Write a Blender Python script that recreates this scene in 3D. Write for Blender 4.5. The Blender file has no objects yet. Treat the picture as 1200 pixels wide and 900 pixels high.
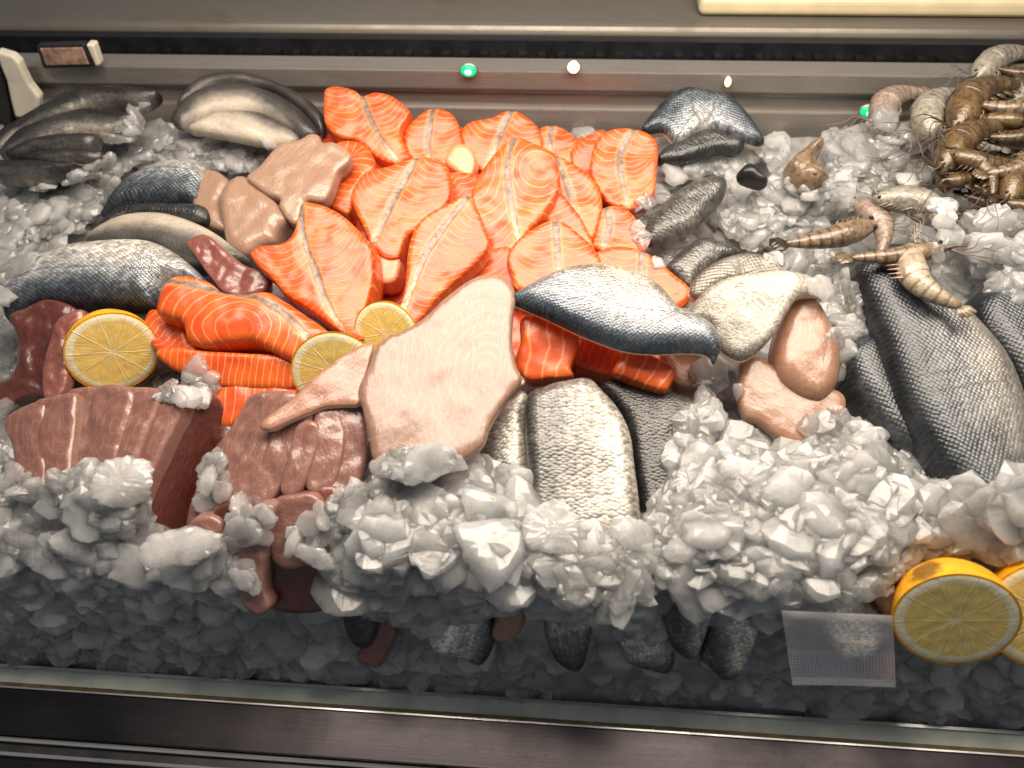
import bpy, bmesh, math, random
import numpy as np
from mathutils import Vector, Matrix, noise
from mathutils.geometry import delaunay_2d_cdt
from mathutils.bvhtree import BVHTree

random.seed(7)
RNG = np.random.default_rng(11)
SC = bpy.context.scene
COL = SC.collection
R = math.radians

# ------------------------------------------------------------------ camera
FOC, PW, PH = 924.0, 1200.0, 900.0
CAMZ = 0.62
def _n(v):
    v = np.array(v, float); return v / np.linalg.norm(v)
PITCH = R(48)
Xc = _n((.9969, -.0389, .0678))                    # world X seen from the camera (right, up, back)
Zc = np.array((0, math.cos(PITCH), math.sin(PITCH)))
Zc = _n(Zc - Xc * Zc.dot(Xc))
Yc = np.cross(Zc, Xc)
CW = np.array([Xc, Yc, Zc])                        # camera -> world
ORG = np.array((0, 0, CAMZ))
cam = bpy.data.cameras.new('camera')
cam.sensor_width = 36; cam.lens = 36 * FOC / PW
cam.clip_start = .01; cam.clip_end = 50
co = bpy.data.objects.new('camera', cam); COL.objects.link(co)
co.matrix_world = Matrix.Translation(Vector(ORG)) @ Matrix([list(r) for r in CW]).to_4x4()
cam.dof.use_dof = True; cam.dof.focus_distance = .63; cam.dof.aperture_fstop = 5.0
SC.camera = co

def ray(px, py):
    return CW @ _n(((px - PW / 2) / FOC, -(py - PH / 2) / FOC, -1.0))
BZ0, BY0, BS = CAMZ - .483, .435, .15
CREST = (.2640, CAMZ - .5088)
FOOT = (.222, CAMZ - .600)
BN = _n((0, -BS, 1))                               # normal of the ice bed
def bed_z(y):
    zp = BZ0 + BS * (y - BY0)
    zs = FOOT[1] + (y - FOOT[0]) * (CREST[1] - FOOT[1]) / (CREST[0] - FOOT[0])
    k = 60.0                                        # soft minimum of bed and front slope
    return -math.log(math.exp(-k * zp) + math.exp(-k * zs)) / k
def at(px, py, h=0.0):
    """Point of the bed raised by h under the photo's pixel."""
    d = ray(px, py)
    p0 = np.array((0, BY0, BZ0 + h))
    t = (p0 - ORG).dot(BN) / d.dot(BN)
    p = ORG + d * t
    if p[1] < CREST[0] + .0:
        q = np.array((0, FOOT[0], FOOT[1] + h)); sl = (CREST[1] - FOOT[1]) / (CREST[0] - FOOT[0])
        n2 = _n((0, -sl, 1)); t = (q - ORG).dot(n2) / d.dot(n2); p = ORG + d * t
    return p
def yz(py, Y, px=600):
    d = ray(px, py); t = Y / d[1]
    return (Y, CAMZ + d[2] * t)

# ------------------------------------------------------------------ node helpers
def new_mat(name):
    m = bpy.data.materials.new(name); m.use_nodes = True
    nt = m.node_tree; nt.nodes.clear()
    out = nt.nodes.new('ShaderNodeOutputMaterial')
    b = nt.nodes.new('ShaderNodeBsdfPrincipled')
    nt.links.new(b.outputs[0], out.inputs[0])
    return m, nt, b
def coat_bump(nt, b):
    l = b.inputs['Normal'].links
    if l: nt.links.new(l[0].from_socket, b.inputs['Coat Normal'])
class NT:
    def __init__(s, nt): s.nt = nt
    def node(s, t, **kw):
        n = s.nt.nodes.new(t)
        for k, v in kw.items(): setattr(n, k, v)
        return n
    def inp(s, sock, v):
        if hasattr(v, 'is_linked') or isinstance(v, bpy.types.NodeSocket): s.nt.links.new(v, sock)
        else:
            if isinstance(v, (tuple, list)) and len(v) == 3 and sock.type == 'RGBA': v = (*v, 1)
            sock.default_value = v
    def attr(s, name):
        return s.node('ShaderNodeAttribute', attribute_name=name).outputs['Fac']
    def math(s, op, a, b=0.0, c=0.0, clamp=False):
        n = s.node('ShaderNodeMath', operation=op, use_clamp=clamp)
        s.inp(n.inputs[0], a); s.inp(n.inputs[1], b)
        if len(n.inputs) > 2: s.inp(n.inputs[2], c)
        return n.outputs[0]
    def step(s, x, a, b):
        n = s.node('ShaderNodeMapRange', interpolation_type='SMOOTHSTEP')
        s.inp(n.inputs[0], x); n.inputs[1].default_value = a; n.inputs[2].default_value = b
        n.inputs[3].default_value = 0; n.inputs[4].default_value = 1
        return n.outputs[0]
    def remap(s, x, a, b, c, d):
        n = s.node('ShaderNodeMapRange'); s.inp(n.inputs[0], x)
        for i, v in enumerate((a, b, c, d)): n.inputs[i + 1].default_value = v
        return n.outputs[0]
    def mix(s, f, a, b, mode='MIX'):
        n = s.node('ShaderNodeMix', data_type='RGBA', blend_type=mode)
        s.inp(n.inputs['Factor'], f); s.inp(n.inputs[6], a); s.inp(n.inputs[7], b)
        return n.outputs[2]
    def noise(s, vec, scale, detail=3, rough=.55, dist=0.0):
        n = s.node('ShaderNodeTexNoise'); s.inp(n.inputs['Vector'], vec)
        n.inputs['Scale'].default_value = scale; n.inputs['Detail'].default_value = detail
        n.inputs['Roughness'].default_value = rough; n.inputs['Distortion'].default_value = dist
        return n.outputs[0]
    def obj(s): return s.node('ShaderNodeTexCoord').outputs['Object']
    def xyz(s, x, y, z=0.0):
        n = s.node('ShaderNodeCombineXYZ'); s.inp(n.inputs[0], x); s.inp(n.inputs[1], y); s.inp(n.inputs[2], z)
        return n.outputs[0]
    def bump(s, h, strength, dist, normal=None):
        n = s.node('ShaderNodeBump'); s.inp(n.inputs['Height'], h)
        n.inputs['Strength'].default_value = strength; n.inputs['Distance'].default_value = dist
        if normal is not None: s.inp(n.inputs['Normal'], normal)
        return n.outputs[0]
    def ramp(s, x, stops):
        n = s.node('ShaderNodeValToRGB'); s.inp(n.inputs[0], x)
        e = n.color_ramp.elements
        while len(e) < len(stops): e.new(.5)
        for k, (p, c) in enumerate(stops): e[k].position = p; e[k].color = (*c, 1)
        return n.outputs[0]
def setp(b, **kw):
    for k, v in kw.items(): b.inputs[k.replace('_', ' ')].default_value = v

# ------------------------------------------------------------------ materials
def mat_salmon(name, base=(.63, .116, .011), deep=(.52, .062, .006), line=(.86, .38, .16), amount=1.0):
    m, nt, b = new_mat(name); N = NT(nt)
    P = N.obj(); t = N.attr('t'); u = N.attr('u'); d = N.attr('d')
    n1 = N.noise(P, 45, 3); n2 = N.noise(P, 260, 3); n3 = N.noise(P, 16, 2)
    ph = N.math('ADD', N.math('ADD', t, N.math('MULTIPLY', N.math('SUBTRACT', n1, .5), .55)), N.math('MULTIPLY', N.math('SUBTRACT', n3, .5), 1.6))
    fr = N.math('FRACT', ph)
    tri = N.math('ABSOLUTE', N.math('SUBTRACT', fr, .5))         # 0 on a line
    w = N.math('ADD', tri, N.math('MULTIPLY', N.math('SUBTRACT', n2, .5), .12))
    ln = N.math('MULTIPLY', N.math('SUBTRACT', 1.0, N.step(w, .02, .13)), N.remap(N.step(t, .6, 2.8), 0, 1, .08, 1))
    ln = N.math('MULTIPLY', ln, N.remap(N.noise(P, 24, 2), .35, .65, .6, 1.0))
    ln = N.math('MULTIPLY', ln, .58 * amount)
    c = N.mix(N.step(n1, .35, .7), deep, base)
    c = N.mix(N.math('MULTIPLY', N.step(n3, .45, .75), .35), c, (.72, .155, .028))
    c = N.mix(ln, c, line)
    g = N.math('ADD', N.math('ABSOLUTE', u), N.math('MULTIPLY', N.math('SUBTRACT', n1, .5), .004))
    g = N.math('ADD', g, N.math('MULTIPLY', N.math('SUBTRACT', n2, .5), .0015))
    c = N.mix(N.math('MULTIPLY', N.math('SUBTRACT', 1.0, N.step(g, .0032, .0062)), .45), c, (.80, .30, .12))
    gk = N.math('SUBTRACT', 1.0, N.step(g, .0015, .0031))
    gs = N.attr('gs')                                            # 0..1 along the stripe: fades to fat
    gc = N.mix(N.step(gs, .68, 1.0), (.095, .09, .078), (.74, .46, .30))
    gc = N.mix(N.step(n2, .40, .62), gc, (.20, .185, .155))
    c = N.mix(N.math('MULTIPLY', gk, .9), c, gc)
    N.inp(b.inputs['Base Color'], c)
    hgt = N.math('ADD', N.math('MULTIPLY', ln, .6), N.math('ADD', N.math('MULTIPLY', n2, .5), N.math('MULTIPLY', gk, -.8)))
    N.inp(b.inputs['Normal'], N.bump(hgt, .35, .0010))
    setp(b, Roughness=.38, Coat_Weight=.25, Coat_Roughness=.2, Subsurface_Weight=.2, Subsurface_Scale=.008)
    b.inputs['Subsurface Radius'].default_value = (1, .35, .15)
    coat_bump(nt, b)
    return m
def mat_flesh(name, base, pink, pale, lines=.35, linecol=None, coat=.5, sss=.35, wid=.0035, bst=.3):
    m, nt, b = new_mat(name); N = NT(nt)
    P = N.obj(); s = N.attr('s'); u = N.attr('u'); d = N.attr('d')
    n1 = N.noise(P, 28, 4); n2 = N.noise(P, 150, 4, .6); n3 = N.noise(P, 12, 2)
    c = N.mix(N.math('MULTIPLY', N.step(n1, .3, .75), .45), base, pink)
    c = N.mix(N.math('MULTIPLY', N.step(n3, .3, .85), .35), c, pale)
    v = N.xyz(N.math('MULTIPLY', s, .28), u)
    st = N.noise(v, 420, 3, .6, .4)
    c = N.mix(N.math('MULTIPLY', N.step(st, .5, .68), lines), c, pale)
    t = N.math('ADD', N.attr('t'), N.math('MULTIPLY', N.math('SUBTRACT', n1, .5), 1.2))
    ml = N.math('SUBTRACT', 1.0, N.step(N.math('ADD', N.math('ABSOLUTE', N.math('SUBTRACT', N.math('FRACT', t), .5)), N.math('MULTIPLY', N.math('SUBTRACT', n2, .5), .15)), .02, .16))
    c = N.mix(N.math('MULTIPLY', ml, lines * .55), c, pale)
    ed = N.math('SUBTRACT', 1.0, N.step(d, .0, .006))
    c = N.mix(N.math('MULTIPLY', ed, .35), c, pale)
    if linecol:
        g = N.math('ADD', N.math('ABSOLUTE', u), N.math('MULTIPLY', N.math('SUBTRACT', n2, .5), .006))
        c = N.mix(N.math('MULTIPLY', N.math('SUBTRACT', 1.0, N.step(g, .0005, wid)), .45), c, linecol)
    N.inp(b.inputs['Base Color'], c)
    n4 = N.noise(P, 520, 3, .6)
    h = N.math('ADD', N.math('ADD', N.math('MULTIPLY', st, .8), n2), N.math('MULTIPLY', n4, .35))
    N.inp(b.inputs['Normal'], N.bump(h, bst, .0014))
    setp(b, Roughness=.36, Coat_Weight=coat, Coat_Roughness=.14, Subsurface_Weight=sss, Subsurface_Scale=.012)
    b.inputs['Subsurface Radius'].default_value = (1, .5, .35)
    coat_bump(nt, b)
    return m
def mat_skin(name, stops, size=.0042, rnd=.35, metal=.35, rough=.36, cell=.5, lateral=True, bstr=.7, streak=.25, RIM=.66, wide=1.0):
    m, nt, b = new_mat(name); N = NT(nt)
    P = N.obj(); s = N.attr('s'); u = N.attr('u'); w = N.attr('w')
    n1 = N.noise(P, 30, 4, .6); n2 = N.noise(P, 220, 3)
    k = 1 / (size * .60)
    a = N.math('MULTIPLY', N.math('ADD', N.math('MULTIPLY', s, .8 * wide), N.math('MULTIPLY', u, 1 / wide)), k)
    c_ = N.math('MULTIPLY', N.math('SUBTRACT', N.math('MULTIPLY', s, .8 * wide), N.math('MULTIPLY', u, 1 / wide)), k)
    v = N.xyz(a, c_)
    vo = N.node('ShaderNodeTexVoronoi', voronoi_dimensions='2D'); N.inp(vo.inputs['Vector'], v)
    vo.inputs['Scale'].default_value = .72; vo.inputs['Randomness'].default_value = rnd
    dist, colr = vo.outputs['Distance'], vo.outputs['Color']
    ww = N.math('ADD', w, N.math('MULTIPLY', N.math('SUBTRACT', n1, .5), .45))
    ww = N.math('ADD', ww, N.math('MULTIPLY', N.math('SUBTRACT', n2, .5), .12))
    c = N.ramp(ww, stops)
    sep = N.node('ShaderNodeSeparateColor'); N.inp(sep.inputs[0], colr)
    val = N.remap(sep.outputs[0], 0, 1, 1 - cell, 1 + cell * .55)
    # scale rims darker than their middles
    rim = N.remap(N.step(dist, .3, .75), 0, 1, 1.06, RIM)
    val = N.math('MULTIPLY', val, rim)
    sv = N.noise(N.xyz(N.math('MULTIPLY', s, .15), u), 90, 3, .6)
    val = N.math('MULTIPLY', val, N.remap(sv, .3, .7, 1 - streak, 1 + streak))
    cc = N.xyz(val, val, val)
    c = N.mix(1.0, c, cc, 'MULTIPLY')
    if lateral:
        lw = N.math('ABSOLUTE', N.math('SUBTRACT', w, .46))
        c = N.mix(N.math('MULTIPLY', N.math('SUBTRACT', 1.0, N.step(lw, .004, .02)), .45), c, (.06, .055, .05))
    N.inp(b.inputs['Base Color'], c)
    h = N.math('SUBTRACT', N.math('MULTIPLY', N.attr('w'), 0.0), N.math('POWER', dist, 1.6))
    h = N.math('ADD', h, N.math('MULTIPLY', n1, .5))
    N.inp(b.inputs['Normal'], N.bump(h, bstr, .0010))
    setp(b, Metallic=metal, Coat_Weight=.35, Coat_Roughness=.2)
    N.inp(b.inputs['Roughness'], N.remap(n1, .3, .7, rough - .08, rough + .12))
    coat_bump(nt, b)
    return m
def mat_simple(name, col, rough=.5, metal=0.0, var=.25, scale=40, bump=.0, bdist=.001, **kw):
    m, nt, b = new_mat(name); N = NT(nt)
    P = N.obj(); n1 = N.noise(P, scale, 4, .6)
    lo = tuple(x * (1 - var) for x in col); hi = tuple(min(1, x * (1 + var)) for x in col)
    N.inp(b.inputs['Base Color'], N.mix(N.step(n1, .3, .7), lo, hi))
    N.inp(b.inputs['Roughness'], N.remap(n1, .3, .7, max(.02, rough - .08), min(1, rough + .08)))
    if bump: N.inp(b.inputs['Normal'], N.bump(N.noise(P, scale * 4, 3), bump, bdist))
    setp(b, Metallic=metal, **kw)
    return m
def mat_steel(name, col, rough=.33, stain=None, metal=.85, brush=(3, 260, 260)):
    m, nt, b = new_mat(name); N = NT(nt)
    P = N.obj()
    mp = N.node('ShaderNodeMapping'); N.inp(mp.inputs[0], P); mp.inputs['Scale'].default_value = brush
    br = N.noise(mp.outputs[0], 6, 4, .6); n1 = N.noise(P, 14, 4, .65); n2 = N.noise(P, 420, 2)
    c = N.mix(N.step(br, .3, .7), tuple(x * .78 for x in col), col)
    c = N.mix(N.math('MULTIPLY', N.step(n1, .5, .75), .35), c, tuple(x * .55 for x in col))
    if stain:
        n3 = N.noise(P, 5.5, 5, .7)
        c = N.mix(N.math('MULTIPLY', N.step(n3, .56, .72), .5), c, stain)
    c = N.mix(N.math('MULTIPLY', N.step(n2, .62, .7), .35), c, tuple(x * .4 for x in col))
    N.inp(b.inputs['Base Color'], c)
    N.inp(b.inputs['Roughness'], N.remap(n1, .3, .7, rough - .07, rough + .12))
    N.inp(b.inputs['Normal'], N.bump(br, .08, .0006))
    setp(b, Metallic=metal)
    return m
def mat_ice(name, lo=.36, hi=.86, col=(.935, .94, .935), trans=.30, island=True):
    m, nt, b = new_mat(name); N = NT(nt)
    P = N.obj(); n1 = N.noise(P, 70, 4, .6); n2 = N.noise(P, 300, 3); n3 = N.noise(P, 950, 2)
    rnd = N.node('ShaderNodeNewGeometry').outputs['Random Per Island'] if island else N.noise(P, 22, 2)
    c = N.mix(N.step(n1, .35, .7), tuple(x * .92 for x in col), tuple(min(1, x * 1.05) for x in col))
    N.inp(b.inputs['Base Color'], c)
    N.inp(b.inputs['Roughness'], N.remap(n1, .3, .7, .05, .22))
    tr = N.math('ADD', N.remap(N.math('POWER', rnd, 1.6), 0, 1, lo, hi), N.math('MULTIPLY', N.math('SUBTRACT', n1, .5), .9), clamp=True)
    N.inp(b.inputs['Transmission Weight'], tr)
    bp = N.bump(N.math('ADD', N.math('ADD', N.math('MULTIPLY', n1, .25), N.math('MULTIPLY', n2, .5)), N.math('MULTIPLY', n3, .3)), .5, .0014)
    N.inp(b.inputs['Normal'], bp); N.inp(b.inputs['Coat Normal'], bp)
    setp(b, IOR=1.31, Coat_Weight=1.0, Coat_Roughness=.05, Coat_IOR=1.6, Subsurface_Weight=1.0, Subsurface_Scale=.02)
    b.inputs['Subsurface Radius'].default_value = (1, .97, .93)
    tl = N.node('ShaderNodeBsdfTranslucent'); tl.inputs[0].default_value = (*col, 1); N.inp(tl.inputs[1], bp)
    mx = N.node('ShaderNodeMixShader'); mx.inputs[0].default_value = trans
    nt.links.new(b.outputs[0], mx.inputs[1]); nt.links.new(tl.outputs[0], mx.inputs[2])
    nt.links.new(mx.outputs[0], nt.nodes['Material Output'].inputs[0])
    return m

M = {}
M['salmon'] = mat_salmon('salmon_flesh')
M['salmon_pale'] = mat_salmon('pale_salmon_flesh', (.86, .34, .18), (.80, .25, .12), (.93, .60, .42), .7)
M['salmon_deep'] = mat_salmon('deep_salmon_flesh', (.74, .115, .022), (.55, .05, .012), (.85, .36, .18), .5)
M['white'] = mat_flesh('white_fish_flesh', (.235, .128, .088), (.235, .106, .070), (.30, .195, .145), .9, (.34, .115, .085), bst=.16)
M['blush'] = mat_flesh('blush_fish_flesh', (.28, .145, .088), (.27, .12, .069), (.34, .215, .15), .6)
M['raw'] = mat_flesh('pale_chunk_flesh', (.30, .185, .125), (.29, .15, .097), (.36, .25, .185), .4)
M['tuna'] = mat_flesh('mauve_tuna_flesh', (.21, .092, .072), (.145, .052, .040), (.30, .165, .135), .7, sss=.15, coat=.7, bst=.3)
M['tuna_dark'] = mat_flesh('dark_tuna_flesh', (.075, .016, .011), (.045, .008, .006), (.13, .038, .028), .4, sss=.05, coat=.7, bst=.25)  # dark red flesh; also carries the shade of the heap's cut face
M['tuna_mid'] = mat_flesh('red_tuna_flesh', (.19, .058, .045), (.13, .034, .026), (.27, .11, .09), .5, sss=.1, coat=.7, bst=.3)
M['pink'] = mat_flesh('pink_fillet_flesh', (.31, .135, .088), (.28, .10, .063), (.38, .225, .16), .7)
M['spot'] = mat_flesh('red_spot_flesh', (.24, .060, .052), (.17, .04, .035), (.32, .13, .105), .4)
M['edge'] = mat_flesh('fillet_edge_flesh', (.80, .66, .52), (.76, .54, .42), (.84, .74, .62), .2, sss=.25)
SILV = [(0, (.04, .055, .075)), (.2, (.12, .145, .175)), (.38, (.27, .29, .31)), (.62, (.38, .375, .36)), (.8, (.27, .24, .20)), (.9, (.52, .48, .41))]
M['bass'] = mat_skin('sea_bass_skin', [(0, (.03, .04, .05)), (.22, (.09, .11, .13)), (.45, (.34, .36, .38)), (.68, (.62, .60, .56)), (1, (.80, .74, .66))], .0042, .3)
M['bream'] = mat_skin('silver_bream_skin', SILV, .0034, .5, .4, .34, .35, bstr=.5)
M['pale_skin'] = mat_skin('pale_bream_skin', [(0, (.13, .118, .10)), (.35, (.27, .245, .21)), (.7, (.42, .38, .325)), (1, (.52, .47, .40))], .0026, .7, .2, .42, .3, False, .3)
M['lattice'] = mat_skin('grey_scaled_skin', [(0, (.12, .112, .10)), (.5, (.27, .25, .215)), (1, (.42, .38, .32))], .0048, .08, .3, .4, .15, False, .8)
M['coarse'] = mat_skin('coarse_scaled_skin', [(0, (.075, .076, .074)), (.3, (.17, .165, .155)), (.55, (.28, .265, .24)), (.8, (.42, .395, .35)), (1, (.48, .44, .38))], .0046, .6, .3, .38, .4, False, .45, .5, .60, wide=1.45)
M['dark_skin'] = mat_skin('dark_scaled_skin', [(0, (.028, .030, .032)), (.4, (.085, .086, .085)), (.75, (.22, .215, .20)), (1, (.42, .40, .36))], .0042, .6, .3, .38, .45, False, .45, .45, wide=1.4)
M['spotted'] = mat_flesh('spotted_fish_skin', (.22, .145, .095), (.10, .06, .04), (.30, .22, .15), .4)
M['tail'] = mat_skin('fillet_tail_skin', [(0, (.05, .053, .056)), (.3, (.13, .132, .13)), (.55, (.40, .385, .36)), (1, (.78, .73, .65))], .0036, .55, .3, .34, .4, False, .6, .6, .6, wide=1.3)
M['whole'] = mat_skin('whole_bass_skin', [(0, (.020, .025, .031)), (.2, (.050, .058, .066)), (.40, (.13, .136, .14)), (.6, (.25, .243, .225)), (.8, (.27, .24, .195)), (1, (.44, .375, .30))], .0042, .25, .35, .36, .3, False, .55, .3, .72)
M['grey_back'] = mat_skin('smooth_grey_skin', [(0, (.022, .020, .018)), (.42, (.060, .054, .050)), (.60, (.20, .18, .155)), (.76, (.38, .33, .27)), (1, (.48, .42, .34))], .0026, .6, .05, .42, .08, False, .3, .18, .9)
M['sprat'] = mat_skin('dark_small_fish_skin', [(0, (.022, .013, .012)), (.4, (.040, .036, .036)), (.68, (.11, .108, .10)), (1, (.30, .27, .23))], .0026, .5, .4, .28, .3, False, .4, .6)
M['ice'] = mat_ice('crushed_ice')
M['ice_clear'] = mat_ice('clear_ice', .35, .9, (.96, .95, .93), .15, False)
M['steel'] = mat_steel('worn_steel', (.27, .245, .21), .42, (.16, .085, .035), .5)
M['panel'] = mat_steel('tray_steel', (.31, .285, .265), .32, None, .5)
M['frame'] = mat_steel('dark_aluminium', (.055, .05, .054), .3, None, 1.0)
M['trim'] = mat_steel('bright_trim', (.75, .75, .74), .3)
M['black'] = mat_simple('black_plastic', (.012, .012, .013), .4)
M['void'] = mat_simple('dark_grille', (.010, .011, .014), .5)
M['ivory'] = mat_simple('ivory_plastic', (.62, .58, .48), .4, 0, .12, 30)
M['board'] = mat_simple('cream_board', (.80, .68, .44), .45, 0, .08, 20)
M['rind'] = mat_simple('lemon_rind', (.86, .40, .012), .34, 0, .12, 60, .8, .0009, Subsurface_Weight=.15, Subsurface_Scale=.004, Coat_Weight=.3)
M['seal'] = mat_simple('glass_seal', (.10, .075, .03), .6, 0, .5, 60)
# ------------------------------------------------------------------ mesh helpers
def props(o, label=None, cat=None, group=None, kind=None):
    if label: o['label'] = label
    if cat: o['category'] = cat
    if group: o['group'] = group
    if kind: o['kind'] = kind
    return o
def empty(name, loc, label, cat, group=None):
    o = bpy.data.objects.new(name, None); COL.objects.link(o); o.location = Vector(loc); o.empty_display_size = .01
    return props(o, label, cat, group)
FOOD = []                                            # (verts world, faces) of what the ice lies on
def link_mesh(name, verts, faces, mats, parent=None, loc=None, attrs=None, fmat=None, smooth=True):
    """verts are world coordinates; the object origin is loc (or the parent's origin)"""
    base = np.array(parent.location) if parent is not None else (np.array(loc) if loc is not None else np.zeros(3))
    me = bpy.data.meshes.new(name)
    V = np.asarray(verts, float) - base
    me.from_pydata([tuple(v) for v in V], [], faces)
    for m in (mats if isinstance(mats, (list, tuple)) else [mats]): me.materials.append(M[m] if isinstance(m, str) else m)
    if fmat is not None: me.polygons.foreach_set('material_index', fmat)
    if smooth: me.polygons.foreach_set('use_smooth', [True] * len(me.polygons))
    for k, a in (attrs or {}).items():
        at_ = me.attributes.new(k, 'FLOAT', 'POINT'); at_.data.foreach_set('value', np.asarray(a, np.float32))
    me.update()
    o = bpy.data.objects.new(name, me); COL.objects.link(o)
    if parent is not None: o.parent = parent
    else: o.location = Vector(base)
    return o

def spline(pts, closed=True, sub=6):
    P = [np.array(p, float) for p in pts]; n = len(P); out = []
    rng = range(n) if closed else range(n - 1)
    for i in rng:
        if closed: p0, p1, p2, p3 = P[i - 1], P[i], P[(i + 1) % n], P[(i + 2) % n]
        else: p0, p1, p2, p3 = P[max(i - 1, 0)], P[i], P[i + 1], P[min(i + 2, n - 1)]
        for k in range(sub):
            t = k / sub
            out.append(.5 * ((2 * p1) + (p2 - p0) * t + (2 * p0 - 5 * p1 + 4 * p2 - p3) * t * t + (3 * p1 - p0 - 3 * p2 + p3) * t ** 3))
    if not closed: out.append(P[-1])
    return np.array(out)
def resample(P, ds, closed=True):
    Q = np.vstack([P, P[:1]]) if closed else P
    seg = np.linalg.norm(np.diff(Q, axis=0), axis=1); L = np.concatenate([[0], np.cumsum(seg)])
    n = max(8 if closed else 2, int(L[-1] / ds))
    t = np.linspace(0, L[-1], n + (0 if not closed else 1))
    if closed: t = t[:-1]
    return np.stack([np.interp(t, L, Q[:, k]) for k in range(Q.shape[1])], 1)
def poly_dist(X, P, closed):
    """distance, signed side, arclength of the nearest point of polyline P"""
    Q = np.vstack([P, P[:1]]) if closed else P
    A, B = Q[:-1], Q[1:]; D = B - A; l2 = (D ** 2).sum(1) + 1e-18
    cum = np.concatenate([[0], np.cumsum(np.sqrt(l2))])
    W = X[:, None, :] - A[None]
    t = (W * D[None]).sum(2) / l2[None]
    tc = np.clip(t, 0, 1)
    if not closed:                                   # lines run on past their ends
        tc[:, 0] = np.minimum(t[:, 0], 1); tc[:, -1] = np.maximum(t[:, -1], 0) if len(A) > 1 else t[:, -1]
    N_ = A[None] + tc[..., None] * D[None] - X[:, None, :]
    d2 = (N_ ** 2).sum(2); j = d2.argmin(1); r = np.arange(len(X))
    side = np.sign(D[j, 0] * W[r, j, 1] - D[j, 1] * W[r, j, 0])
    return np.sqrt(d2[r, j]), side, cum[j] + tc[r, j] * np.sqrt(l2[j])
def inside(X, P):
    x, y = X[:, 0], X[:, 1]; c = np.zeros(len(X), bool); n = len(P)
    for i in range(n):
        a, b = P[i], P[(i + 1) % n]
        if a[1] == b[1]: continue
        m = (a[1] > y) != (b[1] > y)
        c ^= m & (x < (b[0] - a[0]) * (y - a[1]) / (b[1] - a[1]) + a[0])
    return c
def rot(axis, deg):
    return np.array(Matrix.Rotation(R(deg), 3, axis))

def sheet(outline, h, tilt=0, roll=0, ds=.003, anchor=None, sub=6):
    """outline of pixels laid on a plane at height h over the ice bed: frame + local 2-D outline"""
    O = spline(outline, True, sub)
    a = np.mean(np.array(outline, float), axis=0) if anchor is None else anchor
    P0 = at(a[0], a[1], h)
    n = rot('Y', roll) @ rot('X', tilt) @ BN
    e1 = _n(np.array((1, 0, 0)) - n * n[0]); e2 = np.cross(n, e1)
    def flat(px):
        out = []
        for p in px:
            d = ray(p[0], p[1]); t = (P0 - ORG).dot(n) / d.dot(n); q = ORG + d * t - P0
            out.append((q.dot(e1), q.dot(e2)))
        return np.array(out)
    return P0, n, e1, e2, flat, resample(flat(O), ds)

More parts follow.
